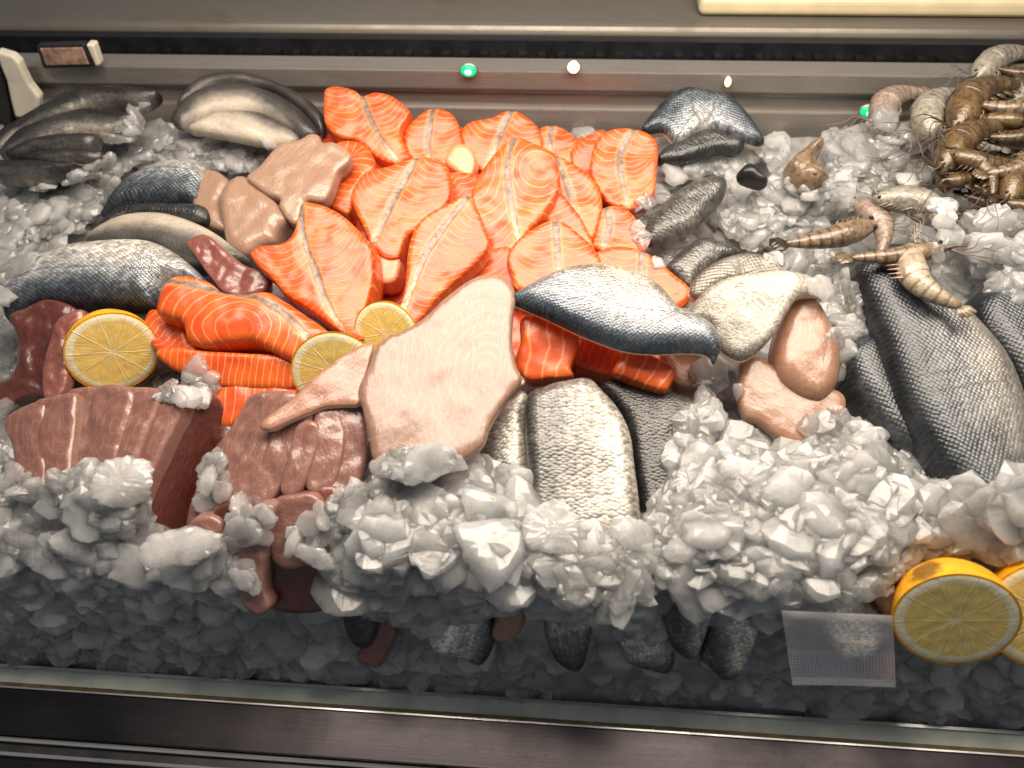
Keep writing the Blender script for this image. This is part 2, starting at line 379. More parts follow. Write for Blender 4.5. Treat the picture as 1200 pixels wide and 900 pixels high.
def slab(name, label, cat, outline, h, th=.018, edge=(.006, .006), dome=0.0, tilt=0, roll=0, spine=None, dark=None, width=.04,
         mat='salmon', side=None, ds=.003, group=None, rough=(.0012, 60), bend=None, stripe=True, anchor=None, part=('skin', 'flesh'),
         salmon=False, period=.0078, food=True, partlabel=None, wave=None, parent=None):
    P0, n, e1, e2, flat, B = sheet(outline, h, tilt, roll, ds, anchor)
    Rr, H = edge
    lo, hi = B.min(0), B.max(0)
    gx, gy = np.meshgrid(np.arange(lo[0], hi[0], ds), np.arange(lo[1], hi[1], ds * .87))
    gx = gx + (np.arange(gx.shape[0]) % 2)[:, None] * ds * .5
    G = np.stack([gx.ravel(), gy.ravel()], 1)
    G = G[inside(G, B)]
    dG = poly_dist(G, B, True)[0] if len(G) else np.zeros(0)
    G = G[dG > max(ds * .55, Rr * .75)]
    rings = []
    nb = len(B); tg = np.roll(B, -1, 0) - np.roll(B, 1, 0); area = .5 * np.sum(B[:, 0] * np.roll(B[:, 1], -1) - np.roll(B[:, 0], -1) * B[:, 1])
    nrm = np.stack([-tg[:, 1], tg[:, 0]], 1) / (np.linalg.norm(tg, axis=1)[:, None] + 1e-12) * np.sign(area)
    for f in (.12, .4):
        X = B + nrm * Rr * f; ok = inside(X, B); X = X[ok]
        if len(X): X = X[poly_dist(X, B, True)[0] > Rr * f * .85]; rings.append(X)
    A = np.vstack([B] + rings + [G])
    res = delaunay_2d_cdt([Vector(p) for p in A], [], [list(range(nb)) if area > 0 else list(range(nb))[::-1]], 1, 1e-6)
    X = np.array([(v[0], v[1]) for v in res[0]]); F = [tuple(f) for f in res[2]]
    F = [f if ((X[f[1]][0] - X[f[0]][0]) * (X[f[2]][1] - X[f[0]][1]) - (X[f[1]][1] - X[f[0]][1]) * (X[f[2]][0] - X[f[0]][0])) > 0 else f[::-1] for f in F]
    d = poly_dist(X, B, True)[0]
    dm = d.max() + 1e-9
    z = H * (np.sqrt(np.clip(1 - (1 - np.minimum(d / Rr, 1)) ** 2, 0, 1)) - .5)
    if dome: z = z + dome * np.sqrt(np.clip(1 - (1 - d / dm) ** 2, 0, 1))
    # local coordinates along the spine
    if spine is None:
        c = X.mean(0); U, S_, Vt = np.linalg.svd(X - c, full_matrices=False); ax = Vt[0]
        pr = (X - c) @ ax; sp = np.array([c + ax * pr.min(), c + ax * pr.max()]); stripe = False
    else:
        sp = flat(spline(spine, False, 4) if len(spine) > 2 else spine)
    du, sg, s = poly_dist(X, sp, False); u = du * sg
    Ls = np.linalg.norm(np.diff(sp, axis=0), axis=1).sum()
    if dark is not None:
        dk = flat(spline(dark, False, 4) if len(dark) > 2 else dark); dd, _, s2 = poly_dist(X, dk, False)
        w = np.clip(dd / width, 0, 1)
        if spine is None: s, u = s2, dd
    else: w = np.clip((np.abs(u)) / width, 0, 1)
    W = max(.012, np.percentile(np.abs(u), 92))
    s0 = .36 * Ls
    q = np.sqrt(((np.abs(u) - .80 * W) / .85) ** 2 + ((s - s0) / 1.25) ** 2)
    if salmon is True and random.random() < .75:
        q = s - .85 * np.abs(u) + 1.05 * u * u / W + .05; period = period * .82
    if salmon == 'straight': q = s
    if salmon == 'across': q = u * .9 + .15 * np.abs(s)
    seed = random.uniform(0, 50)
    t = q / period + (0 if salmon is True else 6)
    # organic unevenness
    amp, sc = rough
    bz = np.zeros(len(X))
    if bend is not None: bz = bend(X[:, 0], X[:, 1], s, u, Ls)
    nz = np.array([noise.noise(Vector((p[0] * sc + seed, p[1] * sc, 1.7))) + .5 * noise.noise(Vector((p[0] * sc * 2.3, p[1] * sc * 2.3, seed))) for p in X])
    z = z + nz * amp * np.minimum(1, .3 + d / (Rr + 1e-9))
    if wave is not None: z = z + wave[0] * np.sin(s / wave[1] * 2 * math.pi + seed) * np.minimum(1, d / (Rr + 1e-9))
    if stripe and salmon: z = z - .0010 * np.exp(-(u / .0026) ** 2)
    cen = X.mean(0)
    top = P0 + X[:, :1] * e1 + X[:, 1:] * e2 + (z + bz)[:, None] * n
    Xb = cen + (X - cen) * .97
    bot = P0 + Xb[:, :1] * e1 + Xb[:, 1:] * e2 + (-th + bz + .25 * nz * amp)[:, None] * n
    cnt = {}
    for f in F:
        for a, b in ((f[0], f[1]), (f[1], f[2]), (f[2], f[0])): cnt[(a, b)] = 1
    be = [(a, b) for (a, b) in cnt if (b, a) not in cnt]
    N0 = len(X)
    bidx = {}; mid = []
    for a, b in be:
        for k in (a, b):
            if k not in bidx:
                bidx[k] = len(bidx); out = (X[k] - cen) / (np.linalg.norm(X[k] - cen) + 1e-9)
                mid.append(top[k] * .5 + bot[k] * .5 + (out[0] * e1 + out[1] * e2) * min(.0015, th * .08))
    V = np.vstack([top, bot, np.array(mid)])
    keys = list(bidx)
    ext = lambda a: np.concatenate([a, a, np.asarray(a)[keys]])
    gs = np.clip(s / max(Ls, 1e-6), 0, 1)
    uu = u if stripe else np.full(len(u), .5)
    attrs = dict(s=ext(s), u=ext(uu if salmon else u), w=ext(w), d=np.concatenate([d, d * 0, d[keys] * 0]), t=ext(t), gs=ext(gs))
    Fs = []
    for a, b in be:
        ma, mb = 2 * N0 + bidx[a], 2 * N0 + bidx[b]
        Fs += [(b, a, ma, mb), (mb, ma, N0 + a, N0 + b)]
    Fb = [tuple(N0 + k for k in f[::-1]) for f in F]
    if food: FOOD.append((V, F + Fs))
    loc = P0 - n * th
    if side is None:
        o = link_mesh(name, V, F + Fs + Fb, mat, parent, loc, attrs)
        if parent is None: props(o, label, cat, group)
        elif label: o['label'] = label
        return o
    root = empty(name, loc, label, cat, group)
    def sub(fs, nm, mt):
        used = sorted({k for f in fs for k in f}); mp = {k: i for i, k in enumerate(used)}
        return link_mesh(nm, V[used], [tuple(mp[k] for k in f) for f in fs], mt, root, None, {k: np.asarray(a)[used] for k, a in attrs.items()})
    sub(F, part[0], mat); sub(Fs + Fb, part[1], side)
    return root

def tube(path, radii, ns=10, flat=1.0, up=None, cap=True):
    """lofted tube along world points; radii per point; cross-section squashed by flat along up"""
    P = np.array(path, float); n = len(P); V, F = [], []
    T = np.gradient(P, axis=0); T /= np.linalg.norm(T, axis=1)[:, None] + 1e-12
    up = np.array((0, 0, 1.)) if up is None else up
    for i in range(n):
        sd = np.cross(T[i], up); sd /= np.linalg.norm(sd) + 1e-12; u2 = np.cross(sd, T[i])
        for k in range(ns):
            a = 2 * math.pi * k / ns
            V.append(P[i] + (sd * math.cos(a) + u2 * math.sin(a) * flat) * radii[i])
    for i in range(n - 1):
        for k in range(ns):
            k2 = (k + 1) % ns
            F.append((i * ns + k, i * ns + k2, (i + 1) * ns + k2, (i + 1) * ns + k))
    if cap: F.append(tuple(range(ns))[::-1]); F.append(tuple((n - 1) * ns + k for k in range(ns)))
    return np.array(V), F
def merge(*vf):
    V, F, o = [], [], 0
    for v, f in vf:
        V.append(np.asarray(v)); F += [tuple(k + o for k in x) for x in f]; o += len(v)
    return np.vstack(V), F
def extrude_x(profile, x0, x1, xs=None):
    """closed (Y,Z) profile run along X"""
    n = len(profile); xs = [x0, x1] if xs is None else xs
    V = [(x, p[0], p[1]) for x in xs for p in profile]; F = []
    for j in range(len(xs) - 1):
        for i in range(n):
            k = (i + 1) % n; F.append((j * n + i, j * n + k, (j + 1) * n + k, (j + 1) * n + i))
    F.append(tuple(range(n))[::-1]); F.append(tuple((len(xs) - 1) * n + i for i in range(n)))
    return np.array(V), F
def bevel(o, w, seg=2):
    m = o.modifiers.new('bevel', 'BEVEL'); m.width = w; m.segments = seg; m.limit_method = 'ANGLE'; m.angle_limit = R(35)
    return o
def box(x0, x1, y0, y1, z0, z1):
    V = np.array([(x, y, z) for x in (x0, x1) for y in (y0, y1) for z in (z0, z1)])
    return V, [(0, 1, 3, 2), (4, 6, 7, 5), (0, 4, 5, 1), (2, 3, 7, 6), (0, 2, 6, 4), (1, 5, 7, 3)]
# ------------------------------------------------------------------ the counter
XA, XB = -.95, .95
def xat(px, py, Y):
    d = ray(px, py); return d[0] * Y / d[1]
# worktop behind the tray
a0, a1 = yz(58, .90), yz(33, .905)
zt = a1[1] + .004
prof = [a0, (a1[0] - .004, a1[1] - .002), (a1[0], a1[1] + .0025), (a1[0] + .006, zt), (1.35, zt + .012), (1.35, a0[1] - .02), (.94, a0[1] - .02), (.915, a0[1])]
o = link_mesh('steel_worktop', *extrude_x(prof, XA, XB), 'steel', None, (0, .9, a0[1]), smooth=False)
props(o, 'long worn steel worktop with rounded front lip behind the fish tray', 'worktop'); bevel(o, .004, 3)
# cream board on it
bx = xat(814, 18, .955); by = .93
zb = zt + .0015
V, F = box(bx, bx + .6, .925, 1.15, zb, zb + .022)
o = link_mesh('cutting_board', V, F, 'board', None, (bx + .3, 1.0, zb), smooth=False); bevel(o, .008, 4)
props(o, 'thick cream cutting board lying on the steel worktop', 'cutting board')
# dark grille in the gap under the worktop
g0, g1 = yz(84, .88), yz(54, .88)
gr = empty('air_grille', (0, .88, g0[1]), 'black slotted air grille in the dark gap under the steel worktop', 'grille')
V, F = box(XA, XB, .885, .90, g0[1] - .05, g1[1] + .004); link_mesh('backing', V, F, 'void', gr, smooth=False)
sl = []
for i in range(70):
    x = XA + .2 + i * .022
    v, f = box(x, x + .009, .876, .8855, g0[1] + .006 + .002 * math.sin(i * 3.1), g1[1] - .008)
    sl.append((v, f))
o = link_mesh('slat_panel', *merge(*sl), 'black', gr, smooth=False)
# steel back wall of the tray: lip, step, lower wall
p = [yz(81, .770), yz(83, .764), yz(105, .764), yz(107, .772), yz(125, .772), yz(127, .766)]
p = [(.795, p[0][1]), p[0], (p[1][0], p[1][1]), p[2], p[3], p[4], p[5], (.766, CAMZ - .56), (.795, CAMZ - .56)]
o = link_mesh('tray_back_panel', *extrude_x(p, XA, XB), 'panel', None, (0, .78, CAMZ - .56), smooth=False); bevel(o, .0016, 2)
props(o, 'stepped stainless steel back wall of the fish tray', 'steel panel')
# tray floor, closed all round
p = [(.20, CAMZ - .615), (.80, CAMZ - .575), (.80, CAMZ - .60), (.20, CAMZ - .64)]
o = link_mesh('tray_floor', *extrude_x(p, XA, XB), 'panel', None, (0, .5, CAMZ - .62), smooth=False); props(o, None, None, None, 'structure')
# ivory end bracket and the label holder on the lip
def plate(name, label, cat, px, Y, th, mat, bev=.003, parent=None, sub=1):
    Q = []
    for q in px:
        d = ray(*q); t = Y / d[1]; Q.append(ORG + d * t)
    Q = np.array(Q); n = len(Q)
    V = np.vstack([Q, Q + np.array((0, th, 0))])
    F = [tuple(range(n)), tuple(n + k for k in range(n))[::-1]] + [(k, n + k, n + (k + 1) % n, (k + 1) % n) for k in range(n)]
    o = link_mesh(name, V, F, mat, parent, Q.mean(0), smooth=False); bevel(o, bev, 3)
    return props(o, label, cat)
plate('end_bracket', 'ivory plastic curved bracket at the end of the tray back wall', 'bracket',
      [(-6, 60), (14, 66), (22, 74), (27, 86), (34, 100), (46, 115), (44, 140), (17, 138), (12, 118), (7, 95), (0, 78)], .745, .012, 'ivory', .003)
plate('dark_void', 'black plate put in for the dark void behind the small dark fish', 'dark void', [(-260, 40), (-8, 70), (4, 92), (10, 118), (14, 160), (14, 230), (-260, 260)], .752, .01, 'black', .002)  # black plate stands in for the unlit void at the tray end
lh = empty('label_holder', ORG + ray(77, 66) * (.758 / ray(77, 66)[1]), 'black framed label holder with brownish window clipped above the tray lip', 'label holder')
plate('frame', None, None, [(42, 54), (98, 52), (112, 79), (50, 81)], .752, .010, 'black', .002, lh)
M['tag'] = mat_simple('brown_label', (.30, .19, .14), .3, 0, .5, 90)
plate('window', None, None, [(46, 57), (96, 56), (104, 76), (54, 77)], .7505, .003, 'tag', .001, lh)
plate('clip', None, None, [(100, 52), (109, 53), (117, 77), (112, 79)], .7515, .012, 'ivory', .002, lh)

# front: glass foot strip between bright trims, dark aluminium frame
q0, q1 = (.2196, CAMZ - .600), (.2048, CAMZ - .6015)
m, nt, b = new_mat('greenish_glass'); N = NT(nt)
N.inp(b.inputs['Base Color'], N.mix(N.step(N.noise(N.obj(), 30, 4), .35, .65), (.48, .52, .46), (.66, .68, .60)))
setp(b, Roughness=.12, Transmission_Weight=.1, IOR=1.45); M['glass'] = m
gl = empty('front_glass', (0, q0[0], q0[1] - .02), 'greenish glass foot strip of the display front between two bright edges', 'glass')
V, F = extrude_x([q0, q1, (q1[0], q1[1] - .02), (q0[0], q0[1] - .02)], XA, XB); link_mesh('pane', V, F, 'glass', gl, smooth=False)
V, F = extrude_x([(q0[0] + .0014, q0[1] + .0022), (q0[0] - .0008, q0[1] + .0022), (q0[0] - .0008, q0[1] + .0004), (q0[0] + .0014, q0[1] + .0004)], XA, XB); o = link_mesh('glass_edge', V, F, 'trim', gl, smooth=False)
V, F = extrude_x([(q1[0] + .0032, q1[1] + .0016), (q1[0] + .0001, q1[1] + .0016), (q1[0] + .0001, q1[1] - .002), (q1[0] + .0032, q1[1] - .002)], XA, XB); link_mesh('seal', V, F, 'seal', gl, smooth=False)
fr = empty('counter_frame', (0, .17, CAMZ - .66), 'dark brushed aluminium front frame of the display counter with thin bright lines', 'frame')
V, F = extrude_x([(q1[0] - .0003, q1[1] + .0005), (.171, q1[1] - .001), (.1705, q1[1] - .05), (q1[0] - .0003, q1[1] - .05)], XA, XB); o = link_mesh('top_rail', V, F, 'frame', fr, smooth=False); bevel(o, .0006, 2)
V, F = extrude_x([(q1[0], q1[1] + .0022), (q1[0] - .0012, q1[1] + .0022), (q1[0] - .0012, q1[1] + .0008), (q1[0], q1[1] + .0008)], XA, XB); link_mesh('upper_trim', V, F, 'trim', fr, smooth=False)
zz = q1[1] - .004
V, F = extrude_x([(.170, zz), (.1685, zz + .001), (.167, zz), (.167, zz - .012), (.170, zz - .012)], XA, XB); link_mesh('trim', V, F, 'trim', fr, smooth=False)
V, F = extrude_x([(.1665, zz - .003), (.1605, zz - .003), (.1605, zz - .03), (.1665, zz - .03)], XA, XB); link_mesh('lower_rail', V, F, 'black', fr, smooth=False)
V, F = extrude_x([(.160, zz - .001), (.1588, zz), (.1576, zz - .001), (.1576, zz - .012), (.160, zz - .012)], XA, XB); link_mesh('trim', V, F, 'trim', fr, smooth=False)
V, F = extrude_x([(.157, zz - .004), (.08, zz - .006), (.08, zz - .05), (.157, zz - .05)], XA, XB); o = link_mesh('kick_panel', V, F, 'frame', fr, smooth=False)
# ------------------------------------------------------------------ salmon
GS = 'salmon pieces piled in the middle'
def salmon(label, outline, h, spine=None, tilt=14, roll=0, mat='salmon', th=.026, **kw):
    kw.setdefault('salmon', True); kw.setdefault('edge', (.0036, .0036)); kw.setdefault('rough', (.0016, 45))
    kw.setdefault('ds', .0028); kw.setdefault('dome', 0.0)
    return slab('salmon_portion', label, 'salmon', outline, h, th, tilt=tilt, roll=roll, spine=spine, mat=mat, group=GS, stripe=spine is not None and kw.pop('line', True), **kw)
# what shows deep down in the gaps of the pile
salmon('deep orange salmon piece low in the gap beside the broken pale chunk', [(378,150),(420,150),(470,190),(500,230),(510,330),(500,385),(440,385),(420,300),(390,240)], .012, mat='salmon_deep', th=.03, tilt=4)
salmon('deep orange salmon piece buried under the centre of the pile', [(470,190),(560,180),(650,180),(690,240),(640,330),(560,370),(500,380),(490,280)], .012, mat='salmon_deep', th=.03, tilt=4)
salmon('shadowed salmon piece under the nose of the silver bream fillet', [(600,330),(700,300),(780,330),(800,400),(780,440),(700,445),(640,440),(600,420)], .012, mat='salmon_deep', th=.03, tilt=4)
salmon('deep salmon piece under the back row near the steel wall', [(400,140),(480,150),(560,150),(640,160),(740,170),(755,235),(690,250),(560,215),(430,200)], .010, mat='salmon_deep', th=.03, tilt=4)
salmon('salmon portion standing highest at the back beside the grey arched fillets', [(381,105),(395,101),(415,106),(425,112),(440,108),(460,113),(478,127),(479,135),(471,150),(470,160),(477,177),(480,186),(466,192),(448,188),(430,175),(415,164),(400,162),(388,155),(380,142),(379,120)], .048, [(423,109),(431,132),(445,160),(464,186)], 22)
salmon('salmon portion leaning on the back wall with its grey stripe straight up', [(480,145),(495,132),(507,127),(525,130),(536,142),(541,158),(548,178),(545,200),(520,205),(490,195),(476,180),(472,165),(475,152)], .034, [(508,128),(502,165),(504,192)], 22)
salmon('salmon portion at the back wall cut by a slanting grey stripe', [(541,155),(550,143),(575,138),(590,131),(605,130),(620,139),(631,150),(636,170),(628,190),(605,208),(580,205),(560,198),(548,188),(542,172)], .036, [(600,131),(588,155),(577,182)], 22)
salmon('small salmon portion peeping out at the back between two larger ones', [(632,152),(645,147),(660,150),(677,165),(682,182),(668,196),(645,195),(632,178)], .030, [(646,148),(643,180)], 22)
salmon('pale blurred salmon edge without stripe behind the rightmost back portion', [(668,182),(678,166),(692,156),(708,152),(715,170),(708,195),(700,215),(682,212)], .030, None, 22)
salmon('salmon portion beside the arched bream with its stripe turning white below', [(694,178),(702,160),(720,151),(742,151),(760,157),(771,170),(770,200),(766,228),(750,243),(733,245),(715,240),(703,226),(692,202)], .045, [(742,154),(728,178),(727,200),(736,243)], 18)
salmon('small square salmon block with a pale fatty face', [(534,169),(551,172),(557,190),(551,207),(536,202),(521,188)], .050, None, 24, mat='salmon_pale', th=.03, edge=(.004, .004))
salmon('salmon fold curling down beside the pale raw chunk', [(390,170),(415,165),(433,176),(439,195),(427,212),(415,228),(410,250),(398,248),(380,238),(382,215),(392,195)], .044, [(385,165),(430,178),(405,250)], 14, salmon='straight', line=False)
salmon('broad salmon portion with bold swirls and a long slanting stripe', [(417,215),(430,200),(455,195),(480,186),(500,184),(520,190),(527,205),(528,228),(517,247),(500,264),(476,278),(467,302),(450,302),(436,288),(425,265),(415,245),(411,230)], .056, [(491,184),(470,220),(455,250),(436,288)], 16)
salmon('salmon portion tucked under the swirled one at its right', [(520,205),(560,205),(575,225),(570,260),(548,258),(528,245)], .040, None, 14)
salmon('tall salmon portion in the centre with white flame marks', [(604,159),(615,163),(635,172),(650,180),(655,200),(656,217),(648,237),(633,257),(619,272),(608,288),(596,305),(580,308),(570,285),(560,262),(552,232),(560,207),(578,182),(592,168)], .060, [(603,162),(595,190),(596,222),(604,264)], 16)
salmon('narrow salmon portion with a near black stripe right of the centre', [(650,182),(665,188),(685,200),(700,217),(706,238),(701,264),(693,282),(680,268),(665,248),(652,228),(648,205)], .048, [(651,184),(663,215),(675,252)], 16)
salmon('salmon strip pressed below the portion with the near black stripe', [(640,232),(656,225),(670,240),(684,260),(697,292),(684,288),(662,272),(640,262)], .044, [(650,225),(690,292)], 16, salmon='straight', line=False)
salmon('salmon portion with ice chips on its edge near the bream skins', [(704,246),(720,241),(735,245),(750,262),(758,282),(752,298),(730,296),(708,294),(694,288),(698,270)], .036, [(710,243),(714,265),(707,290)], 16)
salmon('salmon portion touching the top edge of the silver bream fillet', [(604,284),(620,270),(643,259),(660,260),(680,275),(697,291),(705,312),(690,340),(640,345),(606,340),(599,320),(594,302)], .056, [(651,258),(653,285),(655,325)], 14)
salmon('salmon portion running out to a point behind the silver bream', [(697,297),(720,289),(745,291),(765,300),(786,318),(809,338),(809,350),(800,361),(783,362),(770,352),(740,342),(710,335),(697,315)], .050, [(753,292),(751,330)], 14)
salmon('largest salmon portion with a wide whitish stripe beside the lemon slices', [(352,240),(362,237),(385,243),(405,255),(425,275),(437,294),(438,320),(433,345),(427,365),(420,374),(427,390),(425,399),(412,398),(400,389),(385,379),(360,361),(335,345),(318,326),(300,309),(293,296),(305,288),(330,285),(344,272)], .060, [(353,243),(357,280),(368,312),(386,360),(400,384)], 15, th=.03)
salmon('dark cut side of salmon behind the largest portion', [(415,275),(440,290),(444,320),(438,350),(425,372),(405,360),(405,300)], .046, [(415,275),(430,372)], 10, salmon='across', line=False)
salmon('long salmon portion hanging towards the big white fillet', [(548,228),(560,245),(568,266),(573,286),(564,302),(546,319),(526,336),(511,351),(500,366),(489,379),(474,388),(462,381),(459,372),(470,354),(475,330),(477,300),(481,280),(489,262),(505,248),(526,238)], .064, [(549,231),(524,262),(500,297),(484,335)], 17)
salmon('small pinkish salmon end in the dark gap', [(440,293),(455,293),(469,305),(464,328),(447,332),(434,322)], .036, None, 14, mat='salmon_pale')
salmon('salmon portion in shade below the long hanging one', [(560,300),(592,288),(604,300),(606,330),(590,345),(560,350),(530,365),(500,372),(505,350),(525,335),(548,318)], .040, [(540,322),(545,350)], 12)
salmon('salmon portion lying sideways with a bulging front over the strip', [(190,340),(200,327),(220,324),(245,331),(262,343),(290,345),(315,343),(335,354),(360,371),(385,390),(373,406),(350,419),(344,424),(328,416),(303,403),(285,400),(262,403),(240,406),(222,401),(217,386),(214,378),(196,373),(184,366)], .058, [(262,344),(300,352),(325,364),(347,382),(366,403)], 12, th=.03, dome=.006)
salmon('salmon end under the sideways portion beside the cut lemon', [(170,372),(182,362),(215,378),(222,402),(240,408),(228,418),(200,414),(182,410),(169,388)], .040, None, 12)
salmon('thin upright salmon strip with pale vertical lines', [(182,412),(210,407),(240,411),(280,414),(320,416),(345,425),(349,450),(336,457),(300,456),(258,453),(228,442),(200,432)], .042, [(180,430),(350,437)], 30, salmon='straight', line=False, th=.02, period=.0055)
salmon('salmon piece wedged between the two heaps of tuna steaks', [(225,448),(280,450),(348,456),(330,480),(292,482),(268,500),(238,490)], .030, [(225,460),(350,460)], 16, salmon='straight', line=False)
salmon('thick salmon block with two white seams under the bream nose', [(611,373),(635,369),(660,384),(680,394),(677,412),(669,430),(671,441),(640,444),(624,446),(611,440),(603,425),(610,400)], .056, [(632,368),(640,446)], 22, salmon='across', line=False, th=.03, period=.012)
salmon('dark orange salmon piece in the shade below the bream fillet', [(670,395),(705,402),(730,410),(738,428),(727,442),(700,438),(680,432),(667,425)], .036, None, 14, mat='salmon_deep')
salmon('small squared salmon block with pale bands beside the ice', [(736,408),(765,416),(792,432),(786,450),(780,458),(760,453),(735,443),(719,437),(723,424)], .058, [(768,412),(755,455)], 22, salmon='across', line=False, th=.026, period=.010, edge=(.005, .005))

# ------------------------------------------------------------------ pale fish
def fillet(label, outline, h, mat, **kw):
    kw.setdefault('rough', (.0016, 40)); kw.setdefault('edge', (.006, .005))
    return slab('fish_fillet', label, 'fish fillet', outline, h, mat=mat, **kw)
fillet('narrow raw pale piece between the dark blue fillet and the rounded chunk', [(230,202),(240,198),(256,201),(268,212),(264,225),(258,240),(264,255),(266,270),(248,266),(232,259),(225,240),(226,215)], .040, 'raw', th=.02, edge=(.006, .006), tilt=10)
fillet('rounded raw pale fillet chunk above the dark red tuna', [(260,222),(274,208),(289,207),(302,218),(317,230),(331,245),(337,258),(326,269),(323,283),(306,289),(290,298),(278,296),(265,283),(259,256),(257,238)], .048, 'raw', th=.03, edge=(.008, .008), tilt=10, rough=(.0022, 40), dome=.002)
fillet('raw pale fillet folded over and leaning on the salmon', [(289,207),(305,193),(318,178),(330,168),(350,164),(363,157),(374,159),(377,167),(392,167),(411,180),(406,192),(396,201),(389,221),(379,236),(359,236),(353,251),(347,263),(337,257),(327,242),(328,233),(314,228),(299,218)], .062, 'raw', th=.016, edge=(.004, .004), tilt=12, rough=(.0022, 35))
fillet('narrow pale pink fillet with a pointed tip lying across the tuna steaks', [(304,500),(312,489),(340,468),(365,445),(390,425),(415,408),(437,401),(434,420),(427,445),(422,472),(400,475),(380,477),(360,485),(335,495),(316,504)], .073, 'pink', side='edge', th=.006, edge=(.003, .002), tilt=8, spine=[(305,502),(430,410)])
BENDBIG = lambda x, y, s, u, L: -.9 * u * u - .0 * s
fillet('biggest white fillet with a pink centre seam lying on the ice', [(555,325),(580,320),(597,327),(604,345),(601,370),(600,400),(605,425),(611,440),(601,456),(586,476),(573,500),(566,520),(546,536),(520,546),(490,552),(458,550),(438,541),(431,510),(424,480),(418,456),(430,430),(440,405),(456,392),(476,385),(500,369),(521,349)], .080, 'white', th=.010, edge=(.0045, .004), tilt=8, spine=[(514,372),(506,420),(502,480),(498,552)], bend=BENDBIG, rough=(.0013, 35))
slab('fillet_flap', 'thin pale flap of fish beside the largest white fillet and scaled skins', 'fish piece', [(598,455),(606,438),(616,447),(604,456),(594,466)], .052, .004, (.002, .002), mat='blush')
fillet('peach fillet half standing behind the buried peach one', [(925,352),(945,346),(959,352),(972,375),(983,400),(986,425),(981,452),(962,470),(938,465),(915,445),(907,420),(910,395)], .058, 'blush', th=.022, edge=(.010, .010), tilt=14, dome=.004, spine=[(945,346),(950,465)])
fillet('peach fillet sinking into the ice below the folded pale skin', [(870,420),(890,417),(905,427),(922,432),(942,442),(967,452),(987,460),(992,477),(975,505),(947,520),(930,522),(910,510),(890,494),(874,488),(866,466),(867,440)], .045, 'blush', th=.012, edge=(.006, .005), tilt=10, spine=[(868,440),(985,500)])
fillet('pale pink scrap of fillet below the silver bream tail', [(775,408),(812,406),(837,424),(842,447),(812,453),(790,450),(783,430)], .034, 'blush', th=.012)

# ------------------------------------------------------------------ fillets with the skin up
def skin(label, outline, h, mat, dark, width, th=.010, **kw):
    kw.setdefault('edge', (.007, .007)); kw.setdefault('rough', (.0012, 35)); kw.setdefault('side', 'edge')
    return slab('skin_on_fillet', label, 'fish fillet', outline, h, th, mat=mat, dark=dark, width=width, **kw)
skin('sea bass fillet with dark blue lower side and pinkish white belly', [(3,366),(0,355),(14,332),(44,305),(80,288),(120,282),(165,280),(191,287),(216,302),(236,321),(243,333),(215,332),(197,338),(187,352),(180,361),(140,361),(90,362),(60,361),(25,370),(8,376)], .046, 'bass', [(3,374),(60,361),(120,359),(185,360),(240,340)], .062, edge=(.018, .018), dome=.008, tilt=10, side=None)
skin('dark underside fillet showing below the blue and white sea bass', [(85,362),(130,355),(185,352),(205,338),(205,372),(185,392),(150,385),(110,380)], .030, 'dark_skin', [(85,375),(200,375)], .09, tilt=10, side=None)
skin('grey fillet with pale upper rim above the blue and white sea bass', [(98,282),(120,262),(150,250),(185,248),(216,255),(246,268),(271,285),(290,302),(270,312),(240,318),(200,312),(165,300),(120,300)], .042, 'grey_back', [(98,300),(165,292),(215,300),(280,318)], .030, edge=(.014, .012), dome=.004, tilt=12, side=None)
skin('dark blue fillet with pale back at the edge of the ice', [(116,250),(121,243),(136,221),(156,204),(181,192),(206,187),(232,188),(245,205),(240,228),(235,240),(185,240),(140,246)], .040, 'bass', [(116,250),(140,238),(185,233),(240,238)], .060, edge=(.014, .014), dome=.004, tilt=12, side=None)
skin('narrow near black fillet between the dark blue and grey ones', [(114,262),(135,243),(165,237),(200,237),(238,240),(240,260),(185,254),(150,256),(125,268)], .043, 'dark_skin', [(114,250),(240,250)], .14, edge=(.009, .008), tilt=12, side=None)
G5 = 'arched grey fillets against the back wall'
skin('rearmost of the arched dark grey fillets against the back wall', [(206,124),(214,106),(230,92),(255,84),(285,83),(315,91),(346,105),(366,119),(379,135),(377,154),(366,142),(345,122),(315,104),(280,99),(250,101),(225,114)], .046, 'grey_back', [(206,118),(230,92),(270,83),(315,91),(378,135)], .030, edge=(.010, .010), tilt=15, group=G5, side=None)
skin('middle arched fillet with a dark back and creamy belly', [(199,140),(207,124),(225,108),(255,97),(285,97),(320,107),(346,122),(366,142),(373,157),(360,163),(348,160),(328,145),(303,134),(270,132),(245,136),(225,144),(212,150)], .050, 'grey_back', [(199,138),(225,106),(270,94),(320,105),(373,157)], .033, edge=(.011, .011), tilt=15, group=G5, side=None)
skin('lowest arched fillet showing only its creamy belly over the ice', [(219,150),(245,133),(272,128),(305,131),(331,143),(350,160),(340,170),(300,166),(260,158),(235,154)], .050, 'grey_back', [(219,120),(272,104),(350,140)], .036, edge=(.008, .008), tilt=15, group=G5, side=None)
skin('silver bream fillet with black blue lower edge lying on the salmon', [(596,350),(610,339),(640,322),(665,313),(695,308),(715,310),(745,318),(766,328),(782,342),(797,360),(816,367),(836,380),(846,402),(843,412),(837,425),(828,413),(800,411),(765,412),(730,408),(690,394),(660,381),(635,369),(612,359)], .086, 'bream', [(596,354),(635,370),(690,396),(740,410),(842,416)], .062, th=.008, edge=(.010, .009), dome=.006, tilt=8, roll=-3, ds=.0025)
